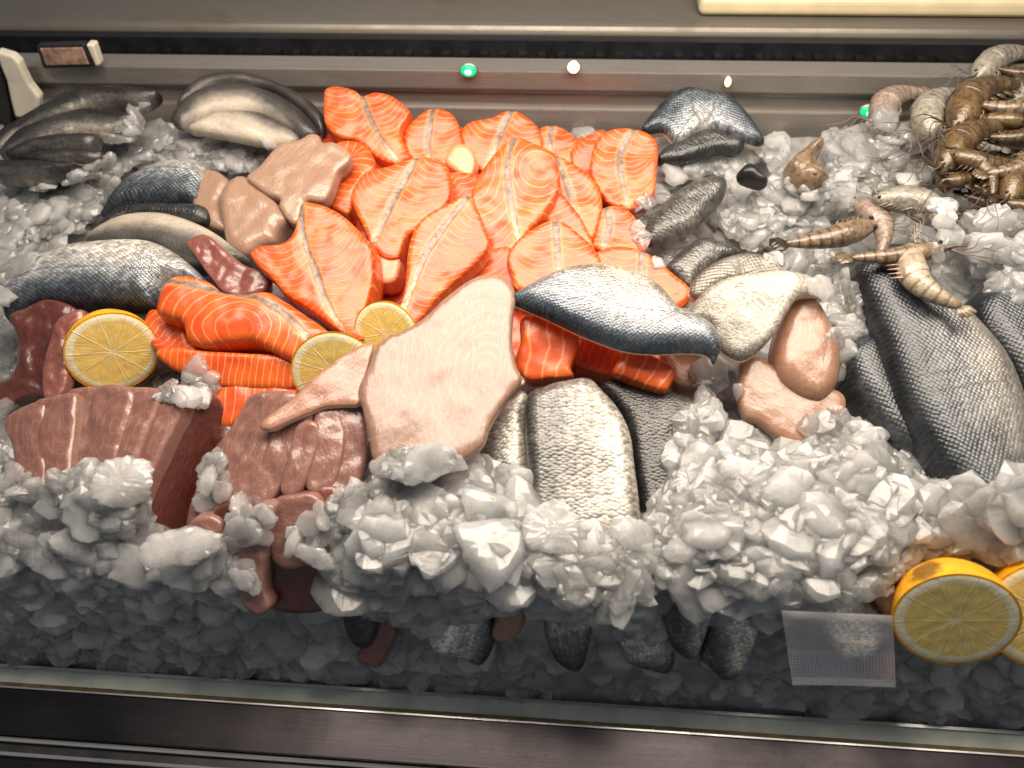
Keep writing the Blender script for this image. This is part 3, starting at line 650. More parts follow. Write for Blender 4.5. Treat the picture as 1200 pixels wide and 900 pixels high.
skin('pale fillet folded like a shell with a fleshy white rim', [(808,366),(820,345),(835,330),(856,322),(890,321),(925,323),(950,327),(966,338),(964,346),(946,348),(931,353),(919,371),(911,386),(899,401),(886,413),(872,418),(857,411),(844,398),(838,380),(835,375),(820,372)], .080, 'pale_skin', [(808,372),(840,395),(872,440)], .075, th=.010, edge=(.006, .006), tilt=12, roll=6, bend=lambda x, y, s, u, L: .007 * np.sin((x + .3 * y) * 50), rough=(.003, 30))
skin('curled grey fillet with fine crosshatched scales behind the shell shaped one', [(808,342),(815,325),(835,308),(860,298),(885,296),(906,302),(926,317),(938,327),(912,328),(880,327),(855,330),(836,338),(820,350)], .070, 'lattice', [(808,320),(860,286),(930,310)], .05, th=.012, edge=(.006, .006), tilt=16)
skin('creased little grey fillet end touching the bream tail', [(783,362),(800,360),(818,366),(832,374),(826,384),(808,384),(790,378)], .068, 'pale_skin', [(783,378),(830,384)], .04, th=.006, tilt=8, edge=(.004, .004))
skin('dark scaled fillet in the ice behind the crosshatched one', [(781,312),(795,295),(815,280),(830,277),(852,285),(868,293),(845,306),(822,322),(810,338),(795,328)], .036, 'coarse', [(781,312),(830,277),(868,293)], .10, tilt=14, edge=(.010, .010), side=None)
skin('grey scaled fillet patch breaking through the ice beside the salmon', [(756,272),(763,250),(785,230),(810,212),(836,204),(853,210),(848,230),(828,250),(815,266),(800,273),(775,284),(760,284)], .034, 'coarse', [(756,290),(785,250),(850,230)], .07, tilt=14, edge=(.012, .012), side=None)
skin('arched bream fillet with a white belly rim at the back wall', [(751,150),(765,130),(785,110),(805,101),(830,104),(856,111),(876,130),(890,150),(897,165),(886,168),(865,160),(846,150),(820,152),(795,166),(778,153),(764,154)], .046, 'bass', [(751,150),(785,108),(815,99),(860,110),(897,165)], .075, th=.012, edge=(.008, .010), tilt=18)
skin('short dark fillet tucked under the arched bream', [(770,188),(778,172),(800,162),(825,151),(850,152),(873,162),(866,178),(845,175),(820,182),(798,188)], .034, 'dark_skin', [(770,195),(870,170)], .09, tilt=16, edge=(.008, .008), side=None)
skin('bright silver scaled fillet edge next to the largest white fillet', [(562,508),(574,486),(594,466),(612,456),(622,470),(624,520),(622,600),(612,690),(590,690),(572,640),(562,560)], .030, 'coarse', [(540,520),(560,600)], .04, tilt=6, edge=(.014, .014), side=None, dome=.004)
skin('broad scaled fillet dark on one side and silver on the other', [(616,466),(640,450),(670,443),(691,442),(706,455),(726,478),(739,505),(744,540),(751,600),(750,660),(735,712),(700,715),(660,690),(626,620),(617,540)], .046, 'coarse', [(614,460),(618,540),(622,640)], .078, tilt=6, edge=(.011, .010), side=None, dome=.002, ds=.0025)
skin('dark grey scaled fillet under the squared salmon block', [(703,450),(725,443),(760,450),(800,462),(828,475),(842,500),(838,540),(832,600),(815,670),(785,680),(756,620),(742,540),(735,497),(720,472)], .032, 'dark_skin', [(720,450),(750,600)], .11, tilt=6, edge=(.010, .009), side=None, dome=.002, ds=.0025)
FT = 'fillet tails poking out of the front ice'
def tail(label, outline, mat, dark, width, h=.046, **kw):
    kw.setdefault('tilt', 40)
    return skin(label, outline, h, mat, dark, width * .58, th=.012, group=FT, side=kw.pop('side', None), edge=(.008, .008), **kw)
tail('near black fillet tail poking out below the tuna steaks', [(398,680),(425,680),(441,712),(441,742),(428,762),(409,752),(400,722)], 'dark_skin', [(400,690),(425,765)], .10)
tail('grey fillet tail with a pale left side under the front ice', [(488,715),(520,708),(560,714),(579,730),(576,762),(564,781),(540,774),(515,768),(500,752)], 'tail', [(590,730),(565,785)], .05)
tail('black fillet tail with a silver top in the shadow of the ice', [(638,728),(662,718),(694,722),(690,758),(681,787),(660,784),(644,764)], 'dark_skin', [(660,785),(690,780)], .055)
tail('mottled fillet tail hanging lowest below the clump of ice', [(725,748),(750,740),(780,744),(791,768),(786,790),(760,787),(733,776)], 'tail', [(790,785),(745,790)], .05)
tail('long silver fillet tail with a dark upper part beside the big ice heap', [(764,662),(790,665),(826,688),(840,703),(830,740),(816,774),(795,768),(781,747),(774,712),(763,690)], 'tail', [(768,665),(785,700),(800,775)], .05)
tail('dark scaled fillet tail with pinkish right edge hanging over the ice', [(836,716),(860,714),(889,730),(882,765),(869,791),(850,799),(834,787),(819,766)], 'tail', [(825,740),(850,800)], .048)
tail('grey and white fillet tail behind the clear reflection sheet', [(955,700),(985,684),(1005,688),(1025,710),(1048,742),(1036,764),(1010,778),(980,765)], 'tail', [(1012,690),(1045,745),(1035,770)], .035)
def scrap(label, outline, mat, h=.043, tilt=40, **kw):
    return slab('fish_scrap', label, 'fish piece', outline, h, .012, (.006, .006), tilt=tilt, mat=mat, **kw)
scrap('dark pink flesh end below the near black fillet tail', [(436,722),(466,728),(457,764),(442,784),(416,774),(428,755)], 'tuna_mid')
scrap('small pink and white fish end between two ice clumps', [(593,698),(611,693),(614,730),(606,747),(590,754),(576,746),(584,720)], 'blush', .050)
scrap('pinkish flesh end beside the cut orange coloured lemon', [(1013,750),(1042,742),(1050,770),(1047,800),(1020,799),(1006,787)], 'white', .044)
scrap('smooth pink skin piece between the reflection sheet and the front lemon', [(1000,684),(1047,680),(1056,745),(1043,748),(1026,712)], 'blush', .028)

# ------------------------------------------------------------------ whole fish
def whole(label, outline, h, dark, width, **kw):
    kw.setdefault('edge', (.017, .014)); kw.setdefault('dome', .008)
    return slab('sea_bass', label, 'whole fish', outline, h, kw.pop('th', .025), mat=kw.pop('mat', 'whole'), dark=dark, width=width, ds=.003, rough=(.001, 30), **kw)
big = whole('big whole sea bass with a dark back and brassy flank', [(998,318),(1012,302),(1048,303),(1084,316),(1106,334),(1131,359),(1156,384),(1181,414),(1198,450),(1210,490),(1212,540),(1208,600),(1180,625),(1150,612),(1122,580),(1097,545),(1075,502),(1060,472),(1045,432),(1029,386),(1011,346)], .056, [(1000,318),(1030,386),(1060,472),(1100,552)], .105, tilt=6)
whole('dark whole sea bass lying partly under the bigger one', [(985,410),(1008,392),(1032,393),(1050,430),(1070,470),(1090,505),(1110,540),(1095,552),(1070,545),(1045,525),(1020,492),(1002,462),(988,434)], .030, [(1030,400),(1100,545)], .13, tilt=6, edge=(.014, .014), dome=.008)
whole('whole sea bass cut off by the picture edge beside the big one', [(1136,352),(1155,335),(1182,329),(1212,338),(1260,400),(1265,500),(1235,520),(1205,485),(1185,445),(1163,412),(1143,382)], .040, [(1140,352),(1185,450),(1220,520)], .09, tilt=6)
# parts on the fish
slab('gill_opening', None, None, [(1030,306),(1052,300),(1085,308),(1092,318),(1082,325),(1062,318),(1040,313)], .086, .004, (.003, .003), mat='tuna_dark', tilt=18, parent=big, food=False)
slab('fish_tail', 'short silver tail end beside the dark whole sea bass', 'fish piece', [(976,374),(1000,368),(1024,376),(1018,394),(992,398)], .040, .012, (.008, .008), mat='coarse', dark=[(1020,400),(976,395)], width=.02)
# small dark fish at the end of the tray
GM = 'small dark fish laid in a row'
def sprat(label, outline, h, dark, width=.030):
    return slab('small_fish', label, 'small fish', outline, h, .012, (.009, .009), .003, tilt=14, mat='sprat', dark=dark, width=width, group=GM, rough=(.001, 60))
sprat('small dark fish rearmost of its row with a reddish back', [(-8,166),(6,150),(30,135),(65,114),(100,103),(140,100),(184,106),(182,116),(162,123),(135,122),(110,126),(80,136),(45,150),(20,165),(0,180)], .052, [(-8,160),(30,134),(100,101),(184,104)])
sprat('small fish with a silvery flank second in the dark row', [(0,180),(20,155),(55,139),(95,128),(130,128),(157,134),(156,143),(148,152),(125,160),(80,164),(40,172),(10,184)], .054, [(0,170),(55,137),(95,126),(157,132)], .026)
sprat('thin dark fish in the middle of the row with its tail under ice', [(6,180),(40,163),(75,157),(112,157),(113,168),(100,177),(70,178),(40,178),(14,186)], .056, [(6,178),(40,161),(112,155)], .022)
sprat('bluish thin fish second from the bottom of the dark row', [(15,186),(40,178),(75,175),(122,178),(113,192),(85,194),(45,192)], .056, [(15,184),(75,173),(122,176)], .022)
sprat('brownish fish lowest in the row half covered by ice', [(-8,190),(30,187),(60,188),(102,192),(75,203),(40,212),(10,212),(-8,208)], .056, [(-8,186),(50,186),(102,190)], .03)

# ------------------------------------------------------------------ tuna
GT1, GT2 = 'steaks of the broad tuna heap', 'steaks of the narrow tuna heap'
def tuna(label, outline, h, mat='tuna', th=.04, group=None, **kw):
    kw.setdefault('edge', (.0035, .0035)); kw.setdefault('tilt', 10); kw.setdefault('rough', (.0028, 70)); kw.setdefault('ds', .0025)
    return slab('tuna_steak', label, 'tuna', outline, h, th, mat=mat, group=group, **kw)
tuna('dark red tuna steak standing beside the left cut lemon', [(12,371),(30,360),(50,351),(68,352),(88,362),(84,380),(74,392),(66,420),(60,450),(56,466),(38,464),(15,472),(-4,482),(-4,452),(14,440),(21,400)], .040, 'tuna_dark', tilt=18)
tuna('mauve tuna slice folded in front of the dark red steak', [(62,385),(76,369),(96,362),(98,376),(86,391),(83,420),(76,455),(66,470),(52,468),(50,432)], .050, 'tuna_mid', th=.012, tilt=18)
tuna('dark red tuna piece with glossy streaks under the raw pale chunks', [(218,284),(240,274),(261,290),(286,310),(312,320),(312,340),(290,348),(264,345),(246,325),(228,300)], .046, 'tuna_mid', th=.014, tilt=16, spine=[(222,282),(262,325),(310,335)])
X1 = [(8, 490, 22, 570), (44, 470, 48, 576), (80, 460, 72, 586), (114, 456, 94, 596), (146, 456, 115, 605), (177, 456, 134, 612), (206, 459, 150, 620)]
L1 = ['first steak of the broad tuna heap with a small red spot', 'second steak from the ice side of the broad tuna heap', 'middle steak of the broad tuna heap with pale fat streaks', 'fourth steak of the broad tuna heap partly under ice', 'fifth steak of the broad tuna heap with a torn edge', 'outermost mauve steak of the broad tuna heap by the dark gap']
for i in range(6):
    a, b = X1[i], X1[i + 1]
    m1 = ((a[0] * .55 + a[2] * .45) - 3 * math.sin(i * 2.1), a[1] * .55 + a[3] * .45); m2 = ((b[0] * .55 + b[2] * .45) + 9, b[1] * .55 + b[3] * .45)
    st_ = tuna(L1[i], [(a[0] - 4, a[1] + 4), ((a[0] + b[0]) / 2, (a[1] + b[1]) / 2 - 4 + 3 * math.sin(i * 1.7)), (b[0] + 8, b[1]), (b[0] + 10, b[1] + 16), m2, (b[2] + 8, b[3] - 14), (b[2] + 4, b[3]), (a[2], a[3]), (a[2] - 5, a[3] - 14), m1],
         .046 + .0035 * math.sin(i * 2.3) + .001 * i, 'tuna', th=.05, group=GT1, tilt=12, roll=-9 - 2 * math.sin(i), spine=[(a[0], a[1]), (a[2], a[3])], rough=(.0020, 55))
    if i == 0: slab('red_spot', None, None, [(30,486),(39,483),(46,488),(45,496),(37,499),(29,495)], .0485, .005, (.002, .0015), tilt=12, mat='spot', parent=st_, food=False)
tuna('dark red cut face closing the broad tuna heap at the gap', [(206,463),(240,460),(260,470),(264,500),(250,550),(232,600),(214,648),(198,654),(176,642),(150,618),(166,570),(192,515)], .026, 'tuna_dark', th=.03, group=GT1, tilt=14, roll=56, anchor=(208,560), rough=(.0007, 40))  # shade on this steep face is put into its dark colour
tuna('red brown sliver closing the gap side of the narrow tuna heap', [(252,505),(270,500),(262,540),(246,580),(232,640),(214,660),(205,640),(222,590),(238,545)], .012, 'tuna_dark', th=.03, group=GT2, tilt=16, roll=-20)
T2 = [
 ('outer steak of the narrow tuna heap with a glassy ice rim', [(280,484),(295,462),(332,459),(318,490),(296,525),(270,560),(252,600),(240,630),(218,632),(221,600),(234,560),(247,530),(264,510)], .044, 'tuna', -16),
 ('second steak of the narrow tuna heap shaded mauve', [(312,464),(348,461),(338,490),(318,522),(305,556),(296,590),(278,624),(254,636),(248,604),(266,562),(290,520)], .050, 'tuna', -10),
 ('third steak of the narrow tuna heap counted from the dark gap', [(340,466),(372,474),(358,512),(340,546),(325,578),(305,596),(292,580),(302,545),(320,505)], .054, 'tuna', -6),
 ('short narrow steak in the middle of the narrow tuna heap', [(348,498),(374,496),(370,530),(358,566),(342,582),(328,574),(336,540)], .058, 'tuna', 0),
 ('steak with a fanned grain under the pointed pink fillet', [(370,482),(398,478),(404,520),(394,562),(378,580),(358,570),(366,530)], .058, 'tuna', 5),
 ('last brown steak of the narrow tuna heap beside the white fillet', [(394,480),(424,474),(430,508),(428,545),(416,578),(398,584),(382,570),(398,530)], .054, 'tuna', 12),
]
for lab, ol, h, mt, rl in T2:
    tuna(lab, ol, h, mt, th=.05, group=GT2, tilt=14, roll=rl, spine=[ol[0], ol[len(ol) // 2]], rough=(.0020, 55))
T3 = [
 ('brown strip of tuna hanging longest over the front ice', [(284,606),(304,592),(322,596),(314,640),(311,690),(317,712),(300,722),(281,700),(279,650)], .052, 'tuna', 40),
 ('tuna strip hanging beside the dark gap of the heaps', [(222,612),(246,604),(262,616),(254,640),(246,668),(232,674),(219,650)], .034, 'tuna', 36),
 ('tuna strip bent down under the ice of the narrow heap', [(316,592),(346,580),(372,582),(382,615),(374,650),(340,668),(316,650)], .044, 'tuna', 34),
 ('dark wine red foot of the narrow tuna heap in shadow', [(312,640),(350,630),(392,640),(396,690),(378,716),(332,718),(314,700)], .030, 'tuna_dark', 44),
 ('reddish tuna end under the small clear ice drops', [(372,572),(402,572),(424,585),(416,640),(392,668),(374,650),(376,610)], .038, 'tuna_mid', 34),
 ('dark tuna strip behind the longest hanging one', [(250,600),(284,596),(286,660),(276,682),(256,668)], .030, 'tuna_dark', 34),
]
for lab, ol, h, mt, tl in T3:
    tuna(lab, ol, h, mt, th=.02, group=GT2, tilt=tl, spine=[ol[0], ol[len(ol) // 2]], rough=(.002, 60))

# ------------------------------------------------------------------ lemons
def mat_pulp():
    m, nt, b = new_mat('lemon_pulp'); N = NT(nt)
    P = N.obj(); sp = N.node('ShaderNodeSeparateXYZ'); N.inp(sp.inputs[0], P)
    x, y = sp.outputs[0], sp.outputs[1]                 # unit disc coordinates come scaled by the attribute
    x, y = N.attr('u'), N.attr('s')
    r = N.math('SQRT', N.math('ADD', N.math('MULTIPLY', x, x), N.math('MULTIPLY', y, y)))
    th = N.math('ARCTAN2', y, x)
    n1 = N.noise(P, 90, 3); n2 = N.noise(N.xyz(N.math('MULTIPLY', th, 9), N.math('MULTIPLY', r, 2.4)), 2.2, 3, .6)
    seg = N.math('ABSOLUTE', N.math('SUBTRACT', N.math('FRACT', N.math('ADD', N.math('MULTIPLY', th, 10 / (2 * math.pi)), N.math('MULTIPLY', n1, .18))), .5))
    memb = N.math('SUBTRACT', 1.0, N.step(N.math('MULTIPLY', seg, r), .006, .030))
    c = N.mix(N.step(n2, .35, .65), (.80, .56, .10), (.88, .70, .28))
    c = N.mix(N.math('MULTIPLY', memb, .75), c, (.90, .80, .50))
    c = N.mix(N.math('SUBTRACT', 1.0, N.step(r, .05, .11)), c, (.92, .80, .5))
    rr = N.math('ADD', r, N.math('MULTIPLY', N.math('SUBTRACT', n1, .5), .06))
    c = N.mix(N.step(rr, .79, .83), c, (.92, .82, .56))
    c = N.mix(N.step(r, .945, .965), c, (.88, .46, .02))
    N.inp(b.inputs['Base Color'], c)
    N.inp(b.inputs['Normal'], N.bump(N.math('ADD', n2, N.math('MULTIPLY', memb, .8)), .5, .0012))
    setp(b, Roughness=.25, Subsurface_Weight=.35, Subsurface_Scale=.012, Coat_Weight=.5, Coat_Roughness=.1)
    return m
M['pulp'] = mat_pulp()
def lemon(label, px, rad, h, pitch, yaw, depth=.95, name='lemon_half', group=None, bruise=False):
    c = at(px[0], px[1], h); v = -ray(*px)
    n = rot('Z', yaw) @ v
    ax = _n(np.cross((0, 0, 1), n)); n = np.array(Matrix.Rotation(R(pitch), 3, Vector(ax))) @ n
    e1 = _n(np.cross((0, 0, 1), n)); e2 = np.cross(n, e1)
    root = empty(name, c - n * rad * depth, label, 'lemon', group)
    NS, NR = 64, 18; V = []; F = []
    for j in range(NR):                                  # rind: an egg's half with a nipple
        a = j / (NR - 1) * math.pi / 2
        rr = math.cos(a) ** .85; zz = -depth * math.sin(a) * (1 + .10 * math.sin(a) ** 12)
        for k in range(NS):
            t = 2 * math.pi * k / NS; w = 1 + .012 * noise.noise(Vector((math.cos(t) * 2, math.sin(t) * 2, a * 2 + px[0])))
            V.append(c + rad * w * (rr * (math.cos(t) * e1 + math.sin(t) * e2) + zz * n))
    for j in range(NR - 1):
        for k in range(NS): F.append((j * NS + k, (j + 1) * NS + k, (j + 1) * NS + (k + 1) % NS, j * NS + (k + 1) % NS))
    FOOD.append((np.array(V), F)); rm = 'rind'
    if bruise:
        m, nt, b = new_mat('bruised_lemon_rind'); N = NT(nt); P = N.obj(); n1 = N.noise(P, 60, 4, .6); n2 = N.noise(P, 170, 4, .65)
        ct = rad * (-.64 * e1 + .72 * e2 - .27 * n) + n * rad * depth
        ds_ = N.node('ShaderNodeVectorMath', operation='DISTANCE'); N.inp(ds_.inputs[0], P); ds_.inputs[1].default_value = ct
        k = N.math('ADD', ds_.outputs['Value'], N.math('MULTIPLY', N.math('SUBTRACT', n2, .5), .014))
        c_ = N.mix(N.step(n1, .3, .7), (.76, .35, .011), (.96, .45, .013))
        N.inp(b.inputs['Base Color'], N.mix(N.math('MULTIPLY', N.math('SUBTRACT', 1.0, N.step(k, .006, .014)), .85), c_, (.10, .05, .012)))
        N.inp(b.inputs['Normal'], N.bump(N.noise(P, 240, 3), .8, .0009)); setp(b, Roughness=.34, Coat_Weight=.3, Subsurface_Weight=.15, Subsurface_Scale=.004)
        M['rind_bruised'] = m; rm = 'rind_bruised'
    link_mesh('rind', V, F, rm, root)
    V, F, S, U = [c + n * rad * .004], [], [0], [0]; NQ = 14
    for j in range(1, NQ + 1):
        r = j / NQ * .995
        for k in range(NS):
            t = 2 * math.pi * k / NS
            z = .012 * noise.noise(Vector((r * 6 * math.cos(t), r * 6 * math.sin(t), px[0]))) - (.03 * max(0, r - .92) / .08)
            V.append(c + rad * (r * (math.cos(t) * e1 + math.sin(t) * e2) + n * (z + .012))); S.append(r * math.sin(t)); U.append(r * math.cos(t))
    for k in range(NS): F.append((0, 1 + k, 1 + (k + 1) % NS))
    for j in range(NQ - 1):
        for k in range(NS):
            a = 1 + j * NS; F.append((a + k, a + NS + k, a + NS + (k + 1) % NS, a + (k + 1) % NS))
    FOOD.append((np.array(V), F)); link_mesh('cut_face', V, F, 'pulp', root, None, dict(s=S, u=U))
    return root
lemon('cut lemon half beside the dark red tuna steak', (132, 413), .0345, .045, 26, -6)
lemon('thin cut lemon showing a half round beside the largest white fillet', (393, 437), .0335, .052, 22, -16, .25, 'lemon_slice')
lemon('cut lemon mostly hidden under the hanging salmon portion', (452, 392), .0270, .050, 16, -28, .4, 'lemon_slice')
lemon('big cut lemon half with a brown bruise lying at the front', (1120, 727), .0375, .066, 33, 38, 1.05, bruise=True)
lemon('lemon cut off by the picture edge beside the front lemon half', (1232, 722), .0400, .030, 20, 40, 1.0, 'lemon')

# ------------------------------------------------------------------ prawns
def mat_prawn(name, base, band, pale):
    m, nt, b = new_mat(name); N = NT(nt)
    P = N.obj(); s = N.attr('s'); n1 = N.noise(P, 60, 4, .6); n2 = N.noise(P, 260, 3)
    fr = N.math('FRACT', s); c = N.mix(N.step(n1, .35, .65), base, pale)
    c = N.mix(N.math('MULTIPLY', N.step(fr, .62, .9), .75), c, band)
    c = N.mix(N.math('MULTIPLY', N.step(n2, .46, .64), .55), c, band)
    c = N.mix(N.math('MULTIPLY', N.step(N.noise(P, 24, 3), .5, .65), .5), c, band)
    N.inp(b.inputs['Base Color'], c); N.inp(b.inputs['Normal'], N.bump(n2, .6, .0012)); coat_bump(nt, b)
    setp(b, Roughness=.34, Coat_Weight=.5, Coat_Roughness=.12, Subsurface_Weight=.2, Subsurface_Scale=.006)
    return m
PR = {'brown': mat_prawn('brown_prawn_shell', (.070, .040, .017), (.012, .008, .004), (.17, .105, .042)),
      'tan': mat_prawn('tan_prawn_shell', (.17, .110, .062), (.03, .02, .013), (.27, .195, .125)),
      'pale': mat_prawn('pale_prawn_shell', (.33, .265, .19), (.13, .09, .055), (.45, .38, .29)),
      'grey': mat_prawn('grey_prawn_shell', (.215, .20, .165), (.06, .055, .045), (.34, .315, .26)),
      'pink': mat_prawn('pinkish_prawn_shell', (.25, .185, .145), (.12, .08, .06), (.34, .27, .22))}
PR['dark'] = mat_prawn('black_tail_shell', (.03, .02, .014), (.008, .007, .006), (.07, .045, .03))
GP = 'raw prawns heaped in the corner'
def prawn(label, head, tail, h, tone, bend=.25, roll=0, fat=1.0, legs=True, side=1, tail_tone=None):
    A, B = at(*head, h), at(*tail, h); L = np.linalg.norm(B - A)
    ex = (B - A) / L; n = _n(BN - ex * BN.dot(ex)); ey = np.cross(n, ex) * side
    a = R(roll); n, ey = n * math.cos(a) + ey * math.sin(a), ey * math.cos(a) - n * math.sin(a)
    def W(p): return A + ex * p[0] * L + ey * p[1] * L + n * p[2] * L
    root = empty('prawn', (A + B) / 2 - n * .1 * L, label, 'prawn', GP)
    m = PR[tone]
    def arc(t): return (t, bend * math.sin(math.pi * t) ** 1.2, .03 * math.sin(math.pi * t))
    # abdomen: six overlapping shell rings
    T = np.linspace(.36, .90, 49); rad = []; S = []
    for t in T:
        q = (t - .36) / .54; k = q * 6; r = (.105 * (1 - q) ** .75 + .034) * fat
        rad.append(L * r * (1 + .025 * (k % 1) - .01)); S.append(k)
    V, F = tube([W(arc(t)) for t in T], rad, 16, .9, n); link_mesh('abdomen', V, F, m, root, None, dict(s=np.repeat(S, 16))); FOOD.append((V, F))
    T = np.linspace(.0, .40, 20); rad = [L * fat * (.012 + .115 * math.sin(min(1, (t / .40) ** .75) * math.pi * .62)) for t in T]
    V, F = tube([W(arc(t)) for t in T], rad, 16, .95, n); link_mesh('head', V, F, m, root, None, dict(s=np.repeat(T * .9, 16))); FOOD.append((V, F))
    V, F = tube([W((.10, bend * .12 + .03, .06)), W((.0, .03, .06)), W((-.14, .05, .075))], [L * .018, L * .012, L * .002], 6); link_mesh('rostrum', V, F, m, root, None, dict(s=np.zeros(len(V)) + .8))
    fan = []
    for k in (-1.5, -.5, .5, 1.5):
        e = arc(.89); tip = (1.06 - .02 * abs(k), e[1] * .55 + k * .045, e[2] + .01 * k)
        md = ((e[0] + tip[0]) / 2, (e[1] + tip[1]) / 2 + .006 * k, (e[2] + tip[2]) / 2 + .01)
        fan.append(tube([W(e), W(md), W(tip)], [L * .020, L * .040, L * .018], 8, .22, n))
    V, F = merge(*fan); link_mesh('tail_fan', V, F, PR[tail_tone] if tail_tone else m, root, None, dict(s=np.zeros(len(V)) + .78))
    for sd in (-1, 1):
        e = arc(.07); c = np.array(W((e[0], e[1] + sd * .05, e[2] + .055)))
        V = c + JVs * L * .020; link_mesh('eye', V, [tuple(f) for f in JFs], 'black', root)
    for k in range(5 if tone == 'brown' else 0):
        t = .45 + .085 * k; e = arc(t)
        V, F = tube([W((t, e[1] - .05 * fat, e[2])), W((t + .02, e[1] - .13 * fat, e[2] + .01)), W((t + .05, e[1] - .17 * fat, e[2] - .01))], [L * .022, L * .026, L * .008], 8, .35, n)
        link_mesh('swimming_leg', V, F, m, root, None, dict(s=np.zeros(len(V)) + .6))
    if legs:
        for k in range(5):
            t = .20 + .055 * k; e = arc(t)
            V, F = tube([W((t, e[1] - .06 * fat, e[2])), W((t - .03, e[1] - .15 * fat, e[2] + .03)), W((t - .09, e[1] - .20 * fat, e[2] - .02))], [L * .013, L * .010, L * .004], 6)
            link_mesh('leg', V, F, m, root, None, dict(s=np.zeros(len(V)) + .5))
        for k in (0, .5, 1, 1.4):
            V, F = tube(spline([W((.02, .02, .03)), W((-.15, .10 + .1 * k, .10)), W((-.30, -.05 + .25 * k, .05)), W((-.42, -.12 + .4 * k, .0))], False, 6), np.linspace(L * .006, L * .002, 19), 5)
            link_mesh('antenna', V, F, m, root, None, dict(s=np.zeros(len(V)) + .8))
    return root
bm = bmesh.new(); bmesh.ops.create_icosphere(bm, subdivisions=2, radius=1); JVs = np.array([v.co[:] for v in bm.verts]); JFs = [[v.index for v in f.verts] for f in bm.faces]; bm.free()
prawn('straight tan prawn with a dark tail tip stretched over the white ice', (1028, 262), (908, 287), .042, 'tan', .06, 10, .85, tail_tone='dark')
prawn('pinkish prawn head rising behind the straight tan prawn', (1000, 232), (1030, 305), .040, 'pink', .18, 0, 1.1, False)
prawn('big bluish grey curled prawn beside the ice', (1022, 232), (1112, 292), .055, 'grey', .34, 0, 1.3, True)
prawn('grey prawn doubled up against the big curled one', (1122, 262), (1052, 210), .050, 'grey', .26, 0, 1.15)
prawn('thin prawn lying flat over the head of the big sea bass', (1110, 292), (985, 303), .088, 'tan', .05, 0, .7)
prawn('pale plump prawn curling over the big sea bass', (1066, 286), (1138, 366), .088, 'pale', -.26, 0, 1.15, True)
prawn('prawn with a black tail pointing at the white ice in the corner', (1215, 272), (1122, 246), .050, 'tan', .14, 0, 1.0, tail_tone='dark')
prawn('banded prawn lying below the one with the black tail', (1222, 296), (1128, 284), .048, 'tan', .15, 0, 1.0)
prawn('brown prawn lowest at the picture edge beside the ice', (1230, 330), (1165, 298), .040, 'brown', .2, 0, 1.0)
BRN = [((1100, 205), (1196, 150), .060, 'brown', .16, 'brown prawn across the middle of the dark heap'),
       ((1090, 190), (1180, 235), .052, 'brown', .14, 'brown prawn at the foot of the dark heap with striped shell'),
       ((1118, 158), (1205, 98), .066, 'brown', .18, 'brown prawn near the top of the dark heap'),
       ((1225, 118), (1135, 120), .074, 'tan', .20, 'tan prawn lying over the top of the dark heap'),
       ((1110, 178), (1205, 190), .072, 'brown', -.14, 'brown prawn lying flat across the heap above the lower rim'),
       ((1222, 222), (1132, 214), .060, 'brown', .18, 'brown prawn along the lower rim of the heap'),
       ((1220, 172), (1145, 205), .074, 'tan', .16, 'tan prawn on top of the lower heap'),
       ((1140, 96), (1222, 62), .056, 'grey', .14, 'grey prawn at the very top near the worktop'),
       ((1230, 92), (1160, 78), .060, 'brown', .10, 'brown prawn under the worktop edge at the picture side'),
       ((1180, 240), (1240, 180), .066, 'brown', .14, 'dark brown prawn at the picture side of the heap')]
BRN += [((1105, 225), (1150, 172), .044, 'brown', .1, 'dark prawn at the ice side foot of the heap'),
       ((1150, 140), (1215, 128), .060, 'brown', -.12, 'dark prawn under the tan one at the top of the heap'),
       ((1120, 140), (1190, 175), .054, 'brown', .12, 'dark prawn slanting down inside the heap'),
       ((1210, 205), (1150, 185), .056, 'brown', .12, 'dark prawn between the flat lying prawn and the lower rim'),
       ((1200, 240), (1120, 225), .046, 'brown', .12, 'lowest dark prawn of the heap touching the ice'),
       ((1225, 150), (1150, 160), .066, 'brown', .15, 'dark prawn near the picture side in the middle of the heap'),
       ((1150, 115), (1230, 110), .058, 'brown', .10, 'dark prawn behind the tan one on top of the heap')]
for a, b, h, tn, bd, lb in BRN: prawn(lb, a, b, h, tn, bd, random.uniform(-12, 12), 1.05)
prawn('pinkish prawn before the back wall beside the heap', (1030, 150), (1092, 108), .046, 'pink', .22, 0, 1.3)
prawn('second pinkish prawn half sunk in ice before the back wall', (1085, 158), (1010, 158), .030, 'pink', .15, 0, 1.1, False)
prawn('pale grey prawn between the pinkish ones and the brown heap', (1090, 165), (1142, 108), .056, 'grey', .24, 0, 1.25)
for k in range(20):
    q = (random.uniform(1100, 1190), random.uniform(105, 240)); an = random.uniform(-.9, .9); L = random.uniform(62, 92)
    prawn('thin dark prawn tangled deep inside the brown heap', q, (q[0] + L * math.cos(an), q[1] - L * math.sin(an)), random.uniform(.040, .068), random.choice(['brown', 'brown', 'tan', 'grey']), random.uniform(.08, .25), random.uniform(-25, 25), .9, True, random.choice((-1, 1)))['group'] = 'thin dark prawns tangled in the brown heap'
